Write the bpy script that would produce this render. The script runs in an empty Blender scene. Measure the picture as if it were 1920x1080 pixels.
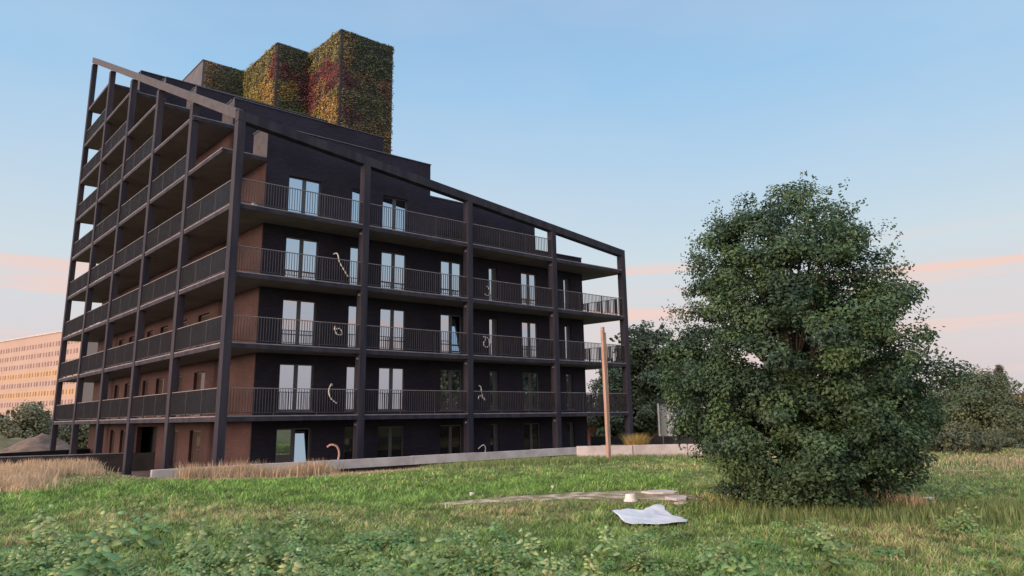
import bpy, math, random
import numpy as np
from mathutils import Vector, Matrix, noise
random.seed(7); RNG = np.random.default_rng(7)
sc = bpy.context.scene
COL = sc.collection
# ------------------------------------------------------------------ camera
CAM = Vector((-7.7061, -28.8503, 2.9649))
yaw, pitch, roll = 0.668, 0.1908, -0.0157
F = Vector((math.sin(yaw)*math.cos(pitch), math.cos(yaw)*math.cos(pitch), math.sin(pitch)))
R = Vector((math.cos(yaw), -math.sin(yaw), 0)); U = R.cross(F)
R, U = R*math.cos(roll)+U*math.sin(roll), U*math.cos(roll)-R*math.sin(roll)
cd = bpy.data.cameras.new('camera'); cam = bpy.data.objects.new('camera', cd); COL.objects.link(cam)
M = Matrix((R, U, -F)).transposed().to_4x4(); M.translation = CAM
cam.matrix_world = M
cd.sensor_width = 36; cd.lens = 1261.95/1920*36; cd.clip_end = 3000; cd.clip_start = .1
sc.camera = cam
# ------------------------------------------------------------------ light
SUN_EL = math.radians(5); SUN_DIR = Vector((-1.0, -0.02, 0)).normalized()
sl = bpy.data.lights.new('sun', 'SUN'); so = bpy.data.objects.new('sun', sl); COL.objects.link(so)
sl.energy = 3.3; sl.angle = math.radians(18); sl.color = (1.0, .74, .60)
d = Vector((SUN_DIR.x*math.cos(SUN_EL), SUN_DIR.y*math.cos(SUN_EL), math.sin(SUN_EL)))
so.rotation_euler = d.to_track_quat('Z', 'Y').to_euler()
W = bpy.data.worlds.new('World'); sc.world = W; W.use_nodes = True
nt = W.node_tree; nt.nodes.clear()
def N(t, **k):
    n = nt.nodes.new(t)
    for a, b in k.items(): setattr(n, a, b)
    return n
def lin(c): return tuple(((x/255)/12.92 if x/255 <= .04045 else ((x/255+.055)/1.055)**2.4) for x in c)+(1,)
tc = N('ShaderNodeTexCoord'); sx = N('ShaderNodeSeparateXYZ'); nt.links.new(tc.outputs['Generated'], sx.inputs[0])
ramp = N('ShaderNodeValToRGB'); nt.links.new(sx.outputs['Z'], ramp.inputs[0])
cr = ramp.color_ramp
stops = [(0.0, (208, 196, 200)), (.08, (224, 210, 210)), (.15, (220, 217, 219)), (.22, (208, 223, 231)), (.34, (182, 212, 237)), (.46, (158, 201, 237)), (.58, (146, 186, 226)), (1, (120, 165, 215))]
while len(cr.elements) < len(stops): cr.elements.new(.5)
for e, (p, c) in zip(cr.elements, stops): e.position = p; e.color = lin(c)
cr.elements[-1].color = (1.5, 1.85, 2.3, 1); cr.elements[-1].position = .9; e_ = cr.elements.new(.64); e_.color = lin((150, 190, 230))  # zenith, out of view, made brighter than the real sky to light the ground
# clouds: long thin streaks low in the sky
mp = N('ShaderNodeMapping'); mp.inputs['Scale'].default_value = (1.4, 1.4, 36); mp.inputs['Rotation'].default_value = (0.02, 0.03, 0)
nt.links.new(tc.outputs['Generated'], mp.inputs[0])
nz = N('ShaderNodeTexNoise'); nz.inputs['Scale'].default_value = 1.35; nz.inputs['Detail'].default_value = 5; nz.inputs['Roughness'].default_value = .5
nt.links.new(mp.outputs[0], nz.inputs['Vector'])
r1 = N('ShaderNodeMapRange'); r1.interpolation_type = 'SMOOTHSTEP'; r1.inputs['From Min'].default_value = .49; r1.inputs['From Max'].default_value = .64
nt.links.new(nz.outputs['Fac'], r1.inputs['Value'])
rb = N('ShaderNodeValToRGB'); nt.links.new(sx.outputs['Z'], rb.inputs[0])
b = rb.color_ramp
for _ in range(3): b.elements.new(.5)
for e, (p, v) in zip(b.elements, [(0, .2), (.09, .7), (.16, 1), (.20, .9), (.232, .0)]): e.position = p; e.color = (v, v, v, 1)
mm = N('ShaderNodeMath', operation='MULTIPLY'); nt.links.new(r1.outputs[0], mm.inputs[0]); nt.links.new(rb.outputs[0], mm.inputs[1])
mx = N('ShaderNodeMix', data_type='RGBA'); nt.links.new(mm.outputs[0], mx.inputs['Factor']); nt.links.new(ramp.outputs[0], mx.inputs[6]); mx.inputs[7].default_value = lin((246, 210, 198))
# faint soft high cloud
mp2 = N('ShaderNodeMapping'); mp2.inputs['Scale'].default_value = (1.5, 1.5, 5)
nt.links.new(tc.outputs['Generated'], mp2.inputs[0])
nz2 = N('ShaderNodeTexNoise'); nz2.inputs['Scale'].default_value = 1.1; nz2.inputs['Detail'].default_value = 6
nt.links.new(mp2.outputs[0], nz2.inputs['Vector'])
r2 = N('ShaderNodeMapRange'); r2.inputs['From Min'].default_value = .4; r2.inputs['From Max'].default_value = .75; r2.inputs['To Max'].default_value = .35
nt.links.new(nz2.outputs['Fac'], r2.inputs['Value'])
mx2 = N('ShaderNodeMix', data_type='RGBA'); nt.links.new(r2.outputs[0], mx2.inputs['Factor']); nt.links.new(mx.outputs[2], mx2.inputs[6]); mx2.inputs[7].default_value = lin((214, 222, 232))
# the sky towards the set sun, behind and left of the view, is brighter
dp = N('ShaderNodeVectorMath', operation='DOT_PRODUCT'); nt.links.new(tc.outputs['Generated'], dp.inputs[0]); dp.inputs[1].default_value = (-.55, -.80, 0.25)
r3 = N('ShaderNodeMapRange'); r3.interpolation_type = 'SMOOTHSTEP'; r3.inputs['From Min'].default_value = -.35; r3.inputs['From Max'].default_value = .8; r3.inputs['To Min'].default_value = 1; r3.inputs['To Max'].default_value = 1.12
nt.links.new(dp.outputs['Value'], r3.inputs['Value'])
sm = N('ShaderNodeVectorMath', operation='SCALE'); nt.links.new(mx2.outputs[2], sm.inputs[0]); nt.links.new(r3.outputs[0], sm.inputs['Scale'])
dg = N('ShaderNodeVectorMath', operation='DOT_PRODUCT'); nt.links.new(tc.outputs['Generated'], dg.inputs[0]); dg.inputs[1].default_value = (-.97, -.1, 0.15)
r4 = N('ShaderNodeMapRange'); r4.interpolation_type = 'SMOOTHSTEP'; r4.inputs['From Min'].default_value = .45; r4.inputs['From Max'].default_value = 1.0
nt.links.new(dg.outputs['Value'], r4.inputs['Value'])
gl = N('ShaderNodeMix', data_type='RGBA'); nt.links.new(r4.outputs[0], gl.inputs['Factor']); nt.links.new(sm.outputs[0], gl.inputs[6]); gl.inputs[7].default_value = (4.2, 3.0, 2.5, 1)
sky = N('ShaderNodeTexSky', sky_type='NISHITA', sun_disc=False); sky.sun_elevation = SUN_EL; sky.sun_rotation = math.atan2(SUN_DIR.x, SUN_DIR.y)
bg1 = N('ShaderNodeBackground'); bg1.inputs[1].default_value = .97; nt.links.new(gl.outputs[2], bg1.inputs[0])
bg2 = N('ShaderNodeBackground'); bg2.inputs[1].default_value = .005; nt.links.new(sky.outputs[0], bg2.inputs[0])
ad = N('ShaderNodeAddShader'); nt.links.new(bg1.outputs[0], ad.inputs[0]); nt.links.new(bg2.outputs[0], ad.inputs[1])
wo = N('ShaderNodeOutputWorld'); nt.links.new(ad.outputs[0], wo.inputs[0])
sc.view_settings.view_transform = 'Standard'; sc.view_settings.look = 'None'; sc.view_settings.gamma = 1; sc.view_settings.exposure = 0
sc.render.resolution_x = 1024; sc.render.resolution_y = 576

# ------------------------------------------------------------------ materials
def mat(name, c, c2=None, scale=3, rough=.8, spec=.3, bump=0, bscale=None, metallic=0, attr=False, detail=6, stretch=None, contrast=(.35, .65), transl=0):
    m = bpy.data.materials.new(name); m.use_nodes = True; t = m.node_tree; p = t.nodes['Principled BSDF']
    p.inputs['Roughness'].default_value = rough; p.inputs['Specular IOR Level'].default_value = spec; p.inputs['Metallic'].default_value = metallic
    co = t.nodes.new('ShaderNodeTexCoord'); src = co.outputs['Object']
    if stretch:
        mq = t.nodes.new('ShaderNodeMapping'); mq.inputs['Scale'].default_value = stretch; t.links.new(src, mq.inputs[0]); src = mq.outputs[0]
    out = None
    if attr:
        a = t.nodes.new('ShaderNodeVertexColor'); a.layer_name = 'Col'; out = a.outputs[0]
    elif c2:
        n = t.nodes.new('ShaderNodeTexNoise'); n.inputs['Scale'].default_value = scale; n.inputs['Detail'].default_value = detail; t.links.new(src, n.inputs['Vector'])
        r = t.nodes.new('ShaderNodeMapRange'); r.inputs['From Min'].default_value = contrast[0]; r.inputs['From Max'].default_value = contrast[1]; t.links.new(n.outputs['Fac'], r.inputs['Value'])
        x = t.nodes.new('ShaderNodeMix'); x.data_type = 'RGBA'; t.links.new(r.outputs[0], x.inputs['Factor']); x.inputs[6].default_value = (*c, 1); x.inputs[7].default_value = (*c2, 1); out = x.outputs[2]
    if out: t.links.new(out, p.inputs['Base Color'])
    else: p.inputs['Base Color'].default_value = (*c, 1)
    if bump:
        n = t.nodes.new('ShaderNodeTexNoise'); n.inputs['Scale'].default_value = bscale or scale*5; n.inputs['Detail'].default_value = 5; t.links.new(src, n.inputs['Vector'])
        bu = t.nodes.new('ShaderNodeBump'); bu.inputs['Strength'].default_value = bump; bu.inputs['Distance'].default_value = .03; t.links.new(n.outputs['Fac'], bu.inputs['Height']); t.links.new(bu.outputs[0], p.inputs['Normal'])
    if transl:
        tr = t.nodes.new('ShaderNodeBsdfTranslucent'); mixs = t.nodes.new('ShaderNodeMixShader'); mixs.inputs[0].default_value = transl
        if out: t.links.new(out, tr.inputs[0])
        else: tr.inputs[0].default_value = (*c, 1)
        t.links.new(p.outputs[0], mixs.inputs[1]); t.links.new(tr.outputs[0], mixs.inputs[2]); t.links.new(mixs.outputs[0], t.nodes['Material Output'].inputs[0])
    return m
def brickmat(name, c, c2, mortar):
    m = mat(name, c, rough=.85, spec=.2); t = m.node_tree; p = t.nodes['Principled BSDF']
    geo = t.nodes.new('ShaderNodeNewGeometry'); sp = t.nodes.new('ShaderNodeSeparateXYZ'); t.links.new(geo.outputs['Position'], sp.inputs[0])
    a = t.nodes.new('ShaderNodeMath'); a.operation = 'ADD'; t.links.new(sp.outputs[0], a.inputs[0]); t.links.new(sp.outputs[1], a.inputs[1])
    cb = t.nodes.new('ShaderNodeCombineXYZ'); t.links.new(a.outputs[0], cb.inputs[0]); t.links.new(sp.outputs[2], cb.inputs[1])
    br = t.nodes.new('ShaderNodeTexBrick'); br.inputs['Scale'].default_value = 1; br.inputs['Brick Width'].default_value = .26; br.inputs['Row Height'].default_value = .085; br.inputs['Mortar Size'].default_value = .009
    br.inputs['Color1'].default_value = (*c, 1); br.inputs['Color2'].default_value = (*c2, 1); br.inputs['Mortar'].default_value = (*mortar, 1); t.links.new(cb.outputs[0], br.inputs['Vector'])
    n = t.nodes.new('ShaderNodeTexNoise'); n.inputs['Scale'].default_value = .5; n.inputs['Detail'].default_value = 5; t.links.new(geo.outputs['Position'], n.inputs['Vector'])
    hs = t.nodes.new('ShaderNodeHueSaturation'); r = t.nodes.new('ShaderNodeMapRange'); r.inputs['To Min'].default_value = .35; r.inputs['To Max'].default_value = 1.75; t.links.new(n.outputs['Fac'], r.inputs['Value']); t.links.new(r.outputs[0], hs.inputs['Value']); t.links.new(br.outputs['Color'], hs.inputs['Color'])
    t.links.new(hs.outputs[0], p.inputs['Base Color'])
    bu = t.nodes.new('ShaderNodeBump'); bu.inputs['Strength'].default_value = .4; bu.inputs['Distance'].default_value = .01; t.links.new(br.outputs['Fac'], bu.inputs['Height']); bu.invert = True; t.links.new(bu.outputs[0], p.inputs['Normal'])
    return m
MT = {}
MT['timber'] = mat('charcoal_cladding', (.016, .016, .027), (.035, .031, .042), 1.3, .75, .25, .3, 30, stretch=(1.6, 1.6, .22), contrast=(.38, .60))
MT['wall'] = brickmat('dark_brick', (.018, .017, .030), (.026, .023, .036), (.014, .013, .02))
MT['brown'] = brickmat('brown_brick', (.048, .027, .026), (.060, .034, .032), (.036, .022, .022))
MT['soffit'] = mat('soffit', (.15, .125, .13), (.19, .16, .165), 1.2, .85, .2)
MT['edge'] = mat('edge_metal', (.14, .125, .135), (.22, .195, .20), 2, .5, .4)
MT['coping'] = mat('coping_metal', (.07, .07, .08), (.10, .10, .11), 2, .4, .5)
MT['rail'] = mat('railing_paint', (.036, .034, .040), (.05, .046, .052), 4, .45, .4)
MT['handrail'] = mat('handrail_paint', (.15, .135, .135), (.2, .18, .175), 4, .4, .5)
MT['frame'] = mat('window_frame', (.06, .063, .068), (.08, .08, .085), 5, .5, .4)
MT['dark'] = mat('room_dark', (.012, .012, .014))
MT['conduit'] = mat('conduit_plastic', (.70, .68, .62), (.85, .82, .77), 12, .6, .3)
MT['pinkpipe'] = mat('pink_pipe', (.62, .30, .25), (.7, .55, .45), 12, .6, .3)
MT['concrete'] = mat('pale_concrete', (.38, .34, .325), (.52, .475, .455), 1.6, .9, .2, .3, 20)
MT['concdark'] = mat('dark_bitumen', (.022, .022, .025), (.04, .038, .04), 1.5, .85, .2)
MT['wood'] = mat('raw_pine', (.30, .19, .145), (.40, .28, .215), 3, .75, .2, .3, 20, stretch=(6, 6, .4))
MT['woodside'] = mat('weathered_pine', (.36, .25, .2), (.46, .35, .29), 3, .8, .2, .3, 20, stretch=(6, 6, .4))
MT['plastic'] = mat('white_sheet', (.46, .47, .50), (.62, .62, .64), 2, .45, .4, .5, 6)
MT['white'] = mat('white_litter', (.55, .52, .49), (.7, .67, .63), 4, .6, .3)
MT['leaf'] = mat('leaf', (0, 0, 0), attr=True, rough=.5, spec=.35, transl=.28)
MT['grass'] = mat('grass_blade', (0, 0, 0), attr=True, rough=.7, spec=.2, transl=.3)
MT['bark'] = mat('bark', (.05, .04, .033), (.09, .07, .055), 6, .9, .2, .5, 30)
MT['moss'] = mat('wall_foliage', (0, 0, 0), attr=True, rough=.7, spec=.2, transl=.2)
MT['metal'] = mat('grey_cladding', (.062, .058, .064), (.085, .078, .082), 1, .55, .4)
def panemat():
    m = bpy.data.materials.new('window_glass'); m.use_nodes = True; t = m.node_tree; p = t.nodes['Principled BSDF']
    p.inputs['Base Color'].default_value = (.012, .014, .016, 1); p.inputs['Roughness'].default_value = .02
    g = t.nodes.new('ShaderNodeBsdfGlossy'); g.inputs['Roughness'].default_value = .015; g.inputs['Color'].default_value = (.72, .80, .90, 1)
    n = t.nodes.new('ShaderNodeTexNoise'); n.inputs['Scale'].default_value = 1.1; n.inputs['Detail'].default_value = 1
    co = t.nodes.new('ShaderNodeTexCoord'); t.links.new(co.outputs['Object'], n.inputs['Vector'])
    bu = t.nodes.new('ShaderNodeBump'); bu.inputs['Strength'].default_value = .12; bu.inputs['Distance'].default_value = .02; t.links.new(n.outputs['Fac'], bu.inputs['Height']); t.links.new(bu.outputs[0], g.inputs['Normal'])
    x = t.nodes.new('ShaderNodeMixShader'); x.inputs[0].default_value = .62
    t.links.new(p.outputs[0], x.inputs[1]); t.links.new(g.outputs[0], x.inputs[2]); t.links.new(x.outputs[0], t.nodes['Material Output'].inputs[0]); return m
MT['pane'] = panemat()
MT['dimpane'] = mat('brown_reflection_glass', (.055, .04, .035), rough=.04, spec=.5)  # brownish reflection put into the base colour of the left panes
MT['darkpane'] = mat('black_glass', (.014, .013, .014), rough=.03, spec=.5)

# ------------------------------------------------------------------ mesh helpers
def wloc(o):
    v = Vector((0, 0, 0))
    while o: v += o.location; o = o.parent
    return v
def mesh_obj(name, V, Fc, m, parent=None, cols=None, origin=None, smooth=False):
    V = np.asarray(V, float).reshape(-1, 3)
    off = np.array(wloc(parent)) if parent else (np.array(origin) if origin is not None else np.zeros(3))
    V = V-off
    me = bpy.data.meshes.new(name)
    if isinstance(Fc, np.ndarray):
        k = Fc.shape[1]; n = len(Fc)
        me.vertices.add(len(V)); me.vertices.foreach_set('co', V.astype(np.float32).ravel())
        me.loops.add(n*k); me.loops.foreach_set('vertex_index', Fc.astype(np.int32).ravel())
        me.polygons.add(n); me.polygons.foreach_set('loop_start', np.arange(0, n*k, k, dtype=np.int32)); me.polygons.foreach_set('loop_total', np.full(n, k, np.int32))
        me.update(calc_edges=True)
    else:
        me.from_pydata([tuple(v) for v in V], [], Fc); me.update()
    if cols is not None:
        a = me.color_attributes.new('Col', 'FLOAT_COLOR', 'POINT'); c = np.ones((len(V), 4), np.float32); c[:, :3] = cols; a.data.foreach_set('color', c.ravel())
    me.materials.append(m)
    if smooth: me.polygons.foreach_set('use_smooth', np.ones(len(me.polygons), bool))
    o = bpy.data.objects.new(name, me); COL.objects.link(o)
    if parent: o.parent = parent
    elif origin is not None: o.location = origin
    return o
class MB:
    def __init__(s): s.v = []; s.f = []
    def prism(s, poly, z0, z1):
        # poly: CCW xy list; z0,z1 numbers or lists
        n = len(poly); b = len(s.v)
        Z0 = z0 if hasattr(z0, '__len__') else [z0]*n; Z1 = z1 if hasattr(z1, '__len__') else [z1]*n
        s.v += [(p[0], p[1], z) for p, z in zip(poly, Z0)]+[(p[0], p[1], z) for p, z in zip(poly, Z1)]
        s.f.append(tuple(b+i for i in range(n))[::-1]); s.f.append(tuple(b+n+i for i in range(n)))
        for i in range(n):
            j = (i+1) % n; s.f.append((b+i, b+j, b+n+j, b+n+i))
        return s
    def box(s, x0, x1, y0, y1, z0, z1): return s.prism([(x0, y0), (x1, y0), (x1, y1), (x0, y1)], z0, z1)
    def fbox(s, fr, a0, a1, b0, b1, z0, z1): return s.prism([fr(a0, b0), fr(a1, b0), fr(a1, b1), fr(a0, b1)], z0, z1)
    def tube(s, pts, rad, k=6, cap=True):
        n = len(pts); b = len(s.v); P = [Vector(p) for p in pts]; rad = rad if hasattr(rad, '__len__') else [rad]*n
        for i, p in enumerate(P):
            t = (P[min(i+1, n-1)]-P[max(i-1, 0)]).normalized(); a = t.cross(Vector((0, 0, 1)) if abs(t.z) < .9 else Vector((1, 0, 0))).normalized(); c = t.cross(a)
            for j in range(k):
                an = 2*math.pi*j/k; s.v.append(tuple(p+(a*math.cos(an)+c*math.sin(an))*rad[i]))
        for i in range(n-1):
            for j in range(k): s.f.append((b+i*k+j, b+i*k+(j+1) % k, b+(i+1)*k+(j+1) % k, b+(i+1)*k+j))
        if cap: s.f.append(tuple(b+j for j in range(k))[::-1]); s.f.append(tuple(b+(n-1)*k+j for j in range(k)))
        return s
    def build(s, name, m, parent=None, origin=None, smooth=False): return mesh_obj(name, s.v, s.f, m, parent, origin=origin, smooth=smooth)
def empty(name, loc, label, cat, group=None):
    o = bpy.data.objects.new(name, None); COL.objects.link(o); o.location = loc; tag(o, label, cat, group); return o
def tag(o, label=None, cat=None, group=None, kind=None):
    if label: o['label'] = label
    if cat: o['category'] = cat
    if group: o['group'] = group
    if kind: o['kind'] = kind
    return o
def copy_tree(o, parent=None):
    c = o.copy(); COL.objects.link(c)
    if parent: c.parent = parent
    for ch in list(o.children): copy_tree(ch, c)
    return c

# ------------------------------------------------------------------ the main building
ANG = .1082; LD = (-math.sin(ANG), math.cos(ANG)); NN = (math.cos(ANG), math.sin(ANG))
def LP(y, s): return (LD[0]*y+NN[0]*s, LD[1]*y+NN[1]*s)      # along the left side, inward offset
def RP(x, y): return (x, y)
def isect(s, y):                                              # left plane offset s met with Y = y
    t = (y-NN[1]*s)/LD[1]; return (LD[0]*t+NN[0]*s, y)
ST = lambda k: 3.236+3*(k-1)
XR = [.307, 6.34, 12.418, 18.467, 24.448]; YL = [0, 6, 12, 18, 24, 30.1]
CW = .307; CD = .40
B = empty('apartment_building', (12, 14, .25), 'dark stepped apartment building wrapped in a charcoal column frame, plant-covered towers on top', 'building')
beamR = lambda x: 16.41-.1168*x
beamL = lambda y: 16.41+.5035*y
# columns
for i, x in enumerate(XR):
    m = MB(); x0 = x-CW
    if i == 0: m.prism([(0, 0), (CW, 0), (CW+LD[0]*CD, CD), LP(CD, 0)], .2, 15.94)
    else: m.prism([(x0, 0), (x, 0), (x+LD[0]*CD, CD), (x0+LD[0]*CD, CD)], .2, [beamR(x0)-.44, beamR(x)-.44, beamR(x)-.44, beamR(x0)-.44])
    c = m.build('column', MT['timber'], B)
    for k in range(1, 5):
        if i in (1, 2, 3):
            zz = ST(k)-.50; l = MB(); l.box(x0-.07, x0-.002, .12, .24, zz, zz+.09); l.build('column_lamp', MT['edge'], c)
for j in range(1, 6):
    y = YL[j]; p = [LP(y-.0, 0), (LP(y, 0)[0]+.33, LP(y, 0)[1]), (LP(y, 0)[0]+.33+LD[0]*.4, LP(y, 0)[1]+.4), LP(y+.4, 0)]
    MB().prism(p, .2, beamL(y)-.50).build('column', MT['timber'], B)
# top beams
m = MB(); xe = XR[4]+.0
m.prism([LP(0, 0), (xe, 0), (xe+LD[0]*CD, CD), LP(CD, 0)], [15.97, beamR(xe)-.42, beamR(xe)-.42, 15.97], [16.41, beamR(xe), beamR(xe), 16.41])
m.build('top_beam', MT['timber'], B)
m = MB(); q0 = LP(CD+.002, -.002); q1 = LP(30.5, -.002); q2 = (LP(30.5, 0)[0]+.33, LP(30.5, 0)[1]); q3 = (LP(CD+.002, 0)[0]+.33, LP(CD, 0)[1])
za, zb = beamL(.4), beamL(30.5)
m.prism([q0, q3, q2, q1], [za-.47, za-.47, zb-.47, zb-.47], [za, za, zb, zb])
MT['beamL'] = mat('side_lit_cladding', (.05, .046, .05), (.07, .063, .068), 2.5, .7, .3, .25, 30)  # charcoal beam colour lightened: the low side light is painted in
m.build('top_beam', MT['beamL'], B)
# coping flashing at the far top corner
# slabs
STEP = {5: 1.79, 6: 5.9, 7: 11.95, 8: 18.0, 9: 24.25}
RE = lambda y: (24.30-.185*y, y)
for k in range(1, 10):
    z1 = ST(k)-.012; z0 = ST(k)-.22
    m = MB(); e = MB()
    if k <= 4:
        poly = [isect(.05, .05), RE(.05), RE(5.0), isect(2.25, 5.0), LP(29.0, 2.25), (LP(29.0, 2.25)[0]+3, LP(29, 2.25)[1]+.3), (LP(30.2, 0)[0]+6, LP(30.2, 0)[1]), LP(30.2, .05)]
        e.prism([isect(.035, .035), (24.30, .035), (24.30, .09), isect(.09, .09)], ST(k)-.045, ST(k)+.0)
        e.prism([LP(.06, .035), LP(.06, .09), LP(30.25, .09), LP(30.25, .035)][::1], ST(k)-.045, ST(k)+.001)
    else:
        y0 = STEP[k]
        poly = [isect(.05, y0), isect(2.02, y0), LP(29.0, 2.02), (LP(29.0, 2.25)[0]+3, LP(29, 2.25)[1]+.3), (LP(30.2, 0)[0]+6, LP(30.2, 0)[1]), LP(30.2, .05)]
        e.prism([isect(.035, y0-.01), isect(.09, y0-.01), LP(30.25, .09), LP(30.25, .035)], ST(k)-.045, ST(k)+.001)
        e.prism([isect(.09, y0-.015), isect(2.02, y0-.015), isect(2.02, y0+.05), isect(.09, y0+.05)], ST(k)-.045, ST(k)+.002)
    s = m.prism(poly, z0, z1).build('balcony_slab', MT['soffit'], B)
    # charcoal fascia in front of the slab edge
    fz = MB()
    if k <= 4:
        fz.prism([isect(.03, .03), (24.30, .03), (24.30, .048), isect(.048, .048)], ST(k)-.235, ST(k)-.047)
        fz.prism([(24.302, .03), (24.32, .03), RE(5.0) and (RE(5.0)[0]+.02, 5.0), RE(5.0)], ST(k)-.235, ST(k)-.002)
    y0 = 0.05 if k <= 4 else STEP[k]
    fz.prism([isect(.03, y0+.001), isect(.048, y0+.001), LP(30.2, .048), LP(30.2, .03)], ST(k)-.235, ST(k)-.047)
    if k > 4: fz.prism([isect(.05, y0-.02), isect(2.0, y0-.02), isect(2.0, y0-.002), isect(.05, y0-.002)], ST(k)-.235, ST(k)-.047)
    fz.build('fascia', MT['timber'] if k <= 9 else MT['timber'], s)
    e.build('edge_trim', MT['edge'], s)
MB().prism([isect(.05, .05), (24.3, .05), (22, 28), LP(29, .05)], .1, .24).build('ground_slab', MT['soffit'], B)

# railings
def railing(fr, a0, a1, z, b=.12, posts=True, parent=None):
    m = MB(); zt = z+1.14
    m.fbox(fr, a0, a1, b+.012, b+.022, z+.09, z+.12)
    n = max(2, int((a1-a0)/.118)); st = (a1-a0)/n
    for i in range(1, n):
        a = a0+i*st; m.fbox(fr, a-.007, a+.007, b-.006, b+.04, z+.12, zt-.03)
    np_ = max(1, round((a1-a0)/2.0))
    for i in range(np_+1):
        a = a0+.02+(a1-a0-.04)*i/np_; m.fbox(fr, a-.016, a+.016, b-.012, b+.045, z+.0, zt-.031)
    o = m.build('balcony_railing', MT['rail'], parent or B)
    h = MB(); h.fbox(fr, a0, a1, b-.012, b+.042, zt-.03, zt); h.build('handrail', MT['handrail'], o)
    return o
xs = [0]+[XR[i]-CW for i in range(1, 5)]
for k in range(1, 5):
    for i in range(4):
        if k == 4 and i == 3: continue
        a0 = XR[i]+.01; a1 = XR[i+1]-CW-.01
        railing(RP, a0, a1, ST(k), .13)
for k in (1, 2, 3):      # return at the far right end
    fr = lambda a, b: (24.05-.185*a-b*.98, a+b*.18)
    railing(fr, .45, 4.9, ST(k), .0)
def LF(a, b): return LP(a, b)
for j in range(5):
    for k in range(1, 5+j):
        fr = lambda a, b: LP(a, b)
        railing(fr, YL[j]+.42, YL[j+1]-.01, ST(k), .10)
# end railing at far left
for k in range(1, 9):
    fr = lambda a, b: (LP(30.1, 0)[0]+a, LP(30.1, 0)[1]+b)
    # far-end return behind the last column
    railing(fr, .40, 4.6, ST(k), -.10)

# walls with window holes ------------------------------------------------
def wall(fr, a0, a1, z0, z1, holes, th, name, m, parent, b0=0.0):
    mb = MB(); cuts = sorted({a0, a1, *[h[0] for h in holes], *[h[1] for h in holes]})
    for s, e in zip(cuts[:-1], cuts[1:]):
        mid = (s+e)/2; hs = sorted([(h[2], h[3]) for h in holes if h[0] <= mid <= h[1]])
        z = z0
        for h0, h1 in hs:
            if h0 > z+.001: mb.fbox(fr, s, e, b0, b0+th, z, h0)
            z = h1
        if z < z1-.001: mb.fbox(fr, s, e, b0, b0+th, z, z1)
    return mb.build(name, m, parent)
# dark block behind the walls (room volumes, roofs)
YW = 1.75
win = [(2.95, 4.56, 'd'), (6.20, 6.74, 's'), (7.93, 9.40, 'd'), (11.52, 12.92, 'd'), (14.76, 15.38, 't'), (17.15, 18.42, 'd'), (20.57, 21.12, 't')]
def window(fr, a0, a1, z0, z1, kind, b=.13, pm='pane', tilt=(), rail=False):
    f = MB(); w = .065
    f.fbox(fr, a0, a0+w, b, b+.07, z0, z1); f.fbox(fr, a1-w, a1, b, b+.07, z0, z1)
    f.fbox(fr, a0+w, a1-w, b, b+.07, z0, z0+w); f.fbox(fr, a0+w, a1-w, b, b+.07, z1-w, z1)
    panes = []
    if kind == 'd':
        mid = a0+(a1-a0)*.5; f.fbox(fr, mid-.09, mid+.09, b-.01, b+.068, z0+w, z1-w); panes = [(a0+w, mid-.09), (mid+.09, a1-w)]
        if rail: f.fbox(fr, a0+w, a1-w, b+.002, b+.02, z0+.48, z0+.52)
    elif kind == 't':
        mid = a0+(a1-a0)*.5; f.fbox(fr, mid, mid+.07, b-.01, b+.068, z0+w, z1-w); panes = [(a0+w, mid)]
        f.fbox(fr, mid+.07, a1-w, b+.04, b+.068, z0+w, z1-w)
    else: panes = [(a0+w, a1-w)]
    o = f.build('window', MT['frame'], B)
    for i_, (p0, p1) in enumerate(panes):
        if i_ in tilt:   # bottom-hung leaf tipped inwards
            q = MB(); T_ = .30; q.fbox(fr, p0, p1, b+.025, b+.04, z0+w, z1-w)
            for n_ in range(4, 8):
                e_ = Vector(fr(p0, b+.025+T_))-Vector(fr(p0, b+.025)); q.v[n_] = (q.v[n_][0]+e_.x, q.v[n_][1]+e_.y, q.v[n_][2])
            q.build('pane', MT[pm], o)
        else: MB().fbox(fr, p0, p1, b+.025, b+.04, z0+w, z1-w).build('pane', MT[pm], o)
    s = MB(); s.fbox(fr, a0-.03, a1+.03, -.03, b-.002, z0-.035, z0-.004); s.build('sill', MT['edge'], o)
holesF = []
for k in range(0, 5):
    zb = (ST(k)+.20) if k else .42; zt = ST(k)+2.34 if k else 2.66
    for i, (a0, a1, kd) in enumerate(win):
        if k == 4 and i in (3, 4, 5, 6): continue
        if k == 4: zt = 14.56
        holesF.append((a0, a1, zb, zt)); window(lambda a, b: (a, YW+b), a0, a1, zb, zt, kd, tilt=(1,) if (k, i) in ((0, 0), (2, 3)) else (), pm='darkpane' if k == 0 and i > 0 else 'pane', rail=k in (2, 3))
# front walls by level: (x0,x1,z0,z1)
wf = lambda a, b: (a, YW+b)
wall(wf, 1.86, 22.2, .24, ST(4)-.22, [h for h in holesF if h[3] < 12.0], .25, 'wall', MT['wall'], B)
wall(wf, 1.86, 18.3, ST(4)-.22, 15.02, [h for h in holesF if h[3] > 12.0], .25, 'wall', MT['wall'], B)
MB().box(18.302, 22.2, YW, YW+.25, ST(4)-.22, 13.06).build('parapet', MT['wall'], B)
MB().box(1.86, 10.8, YW, YW+.25, 15.022, 16.86).build('parapet', MT['wall'], B)
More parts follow.
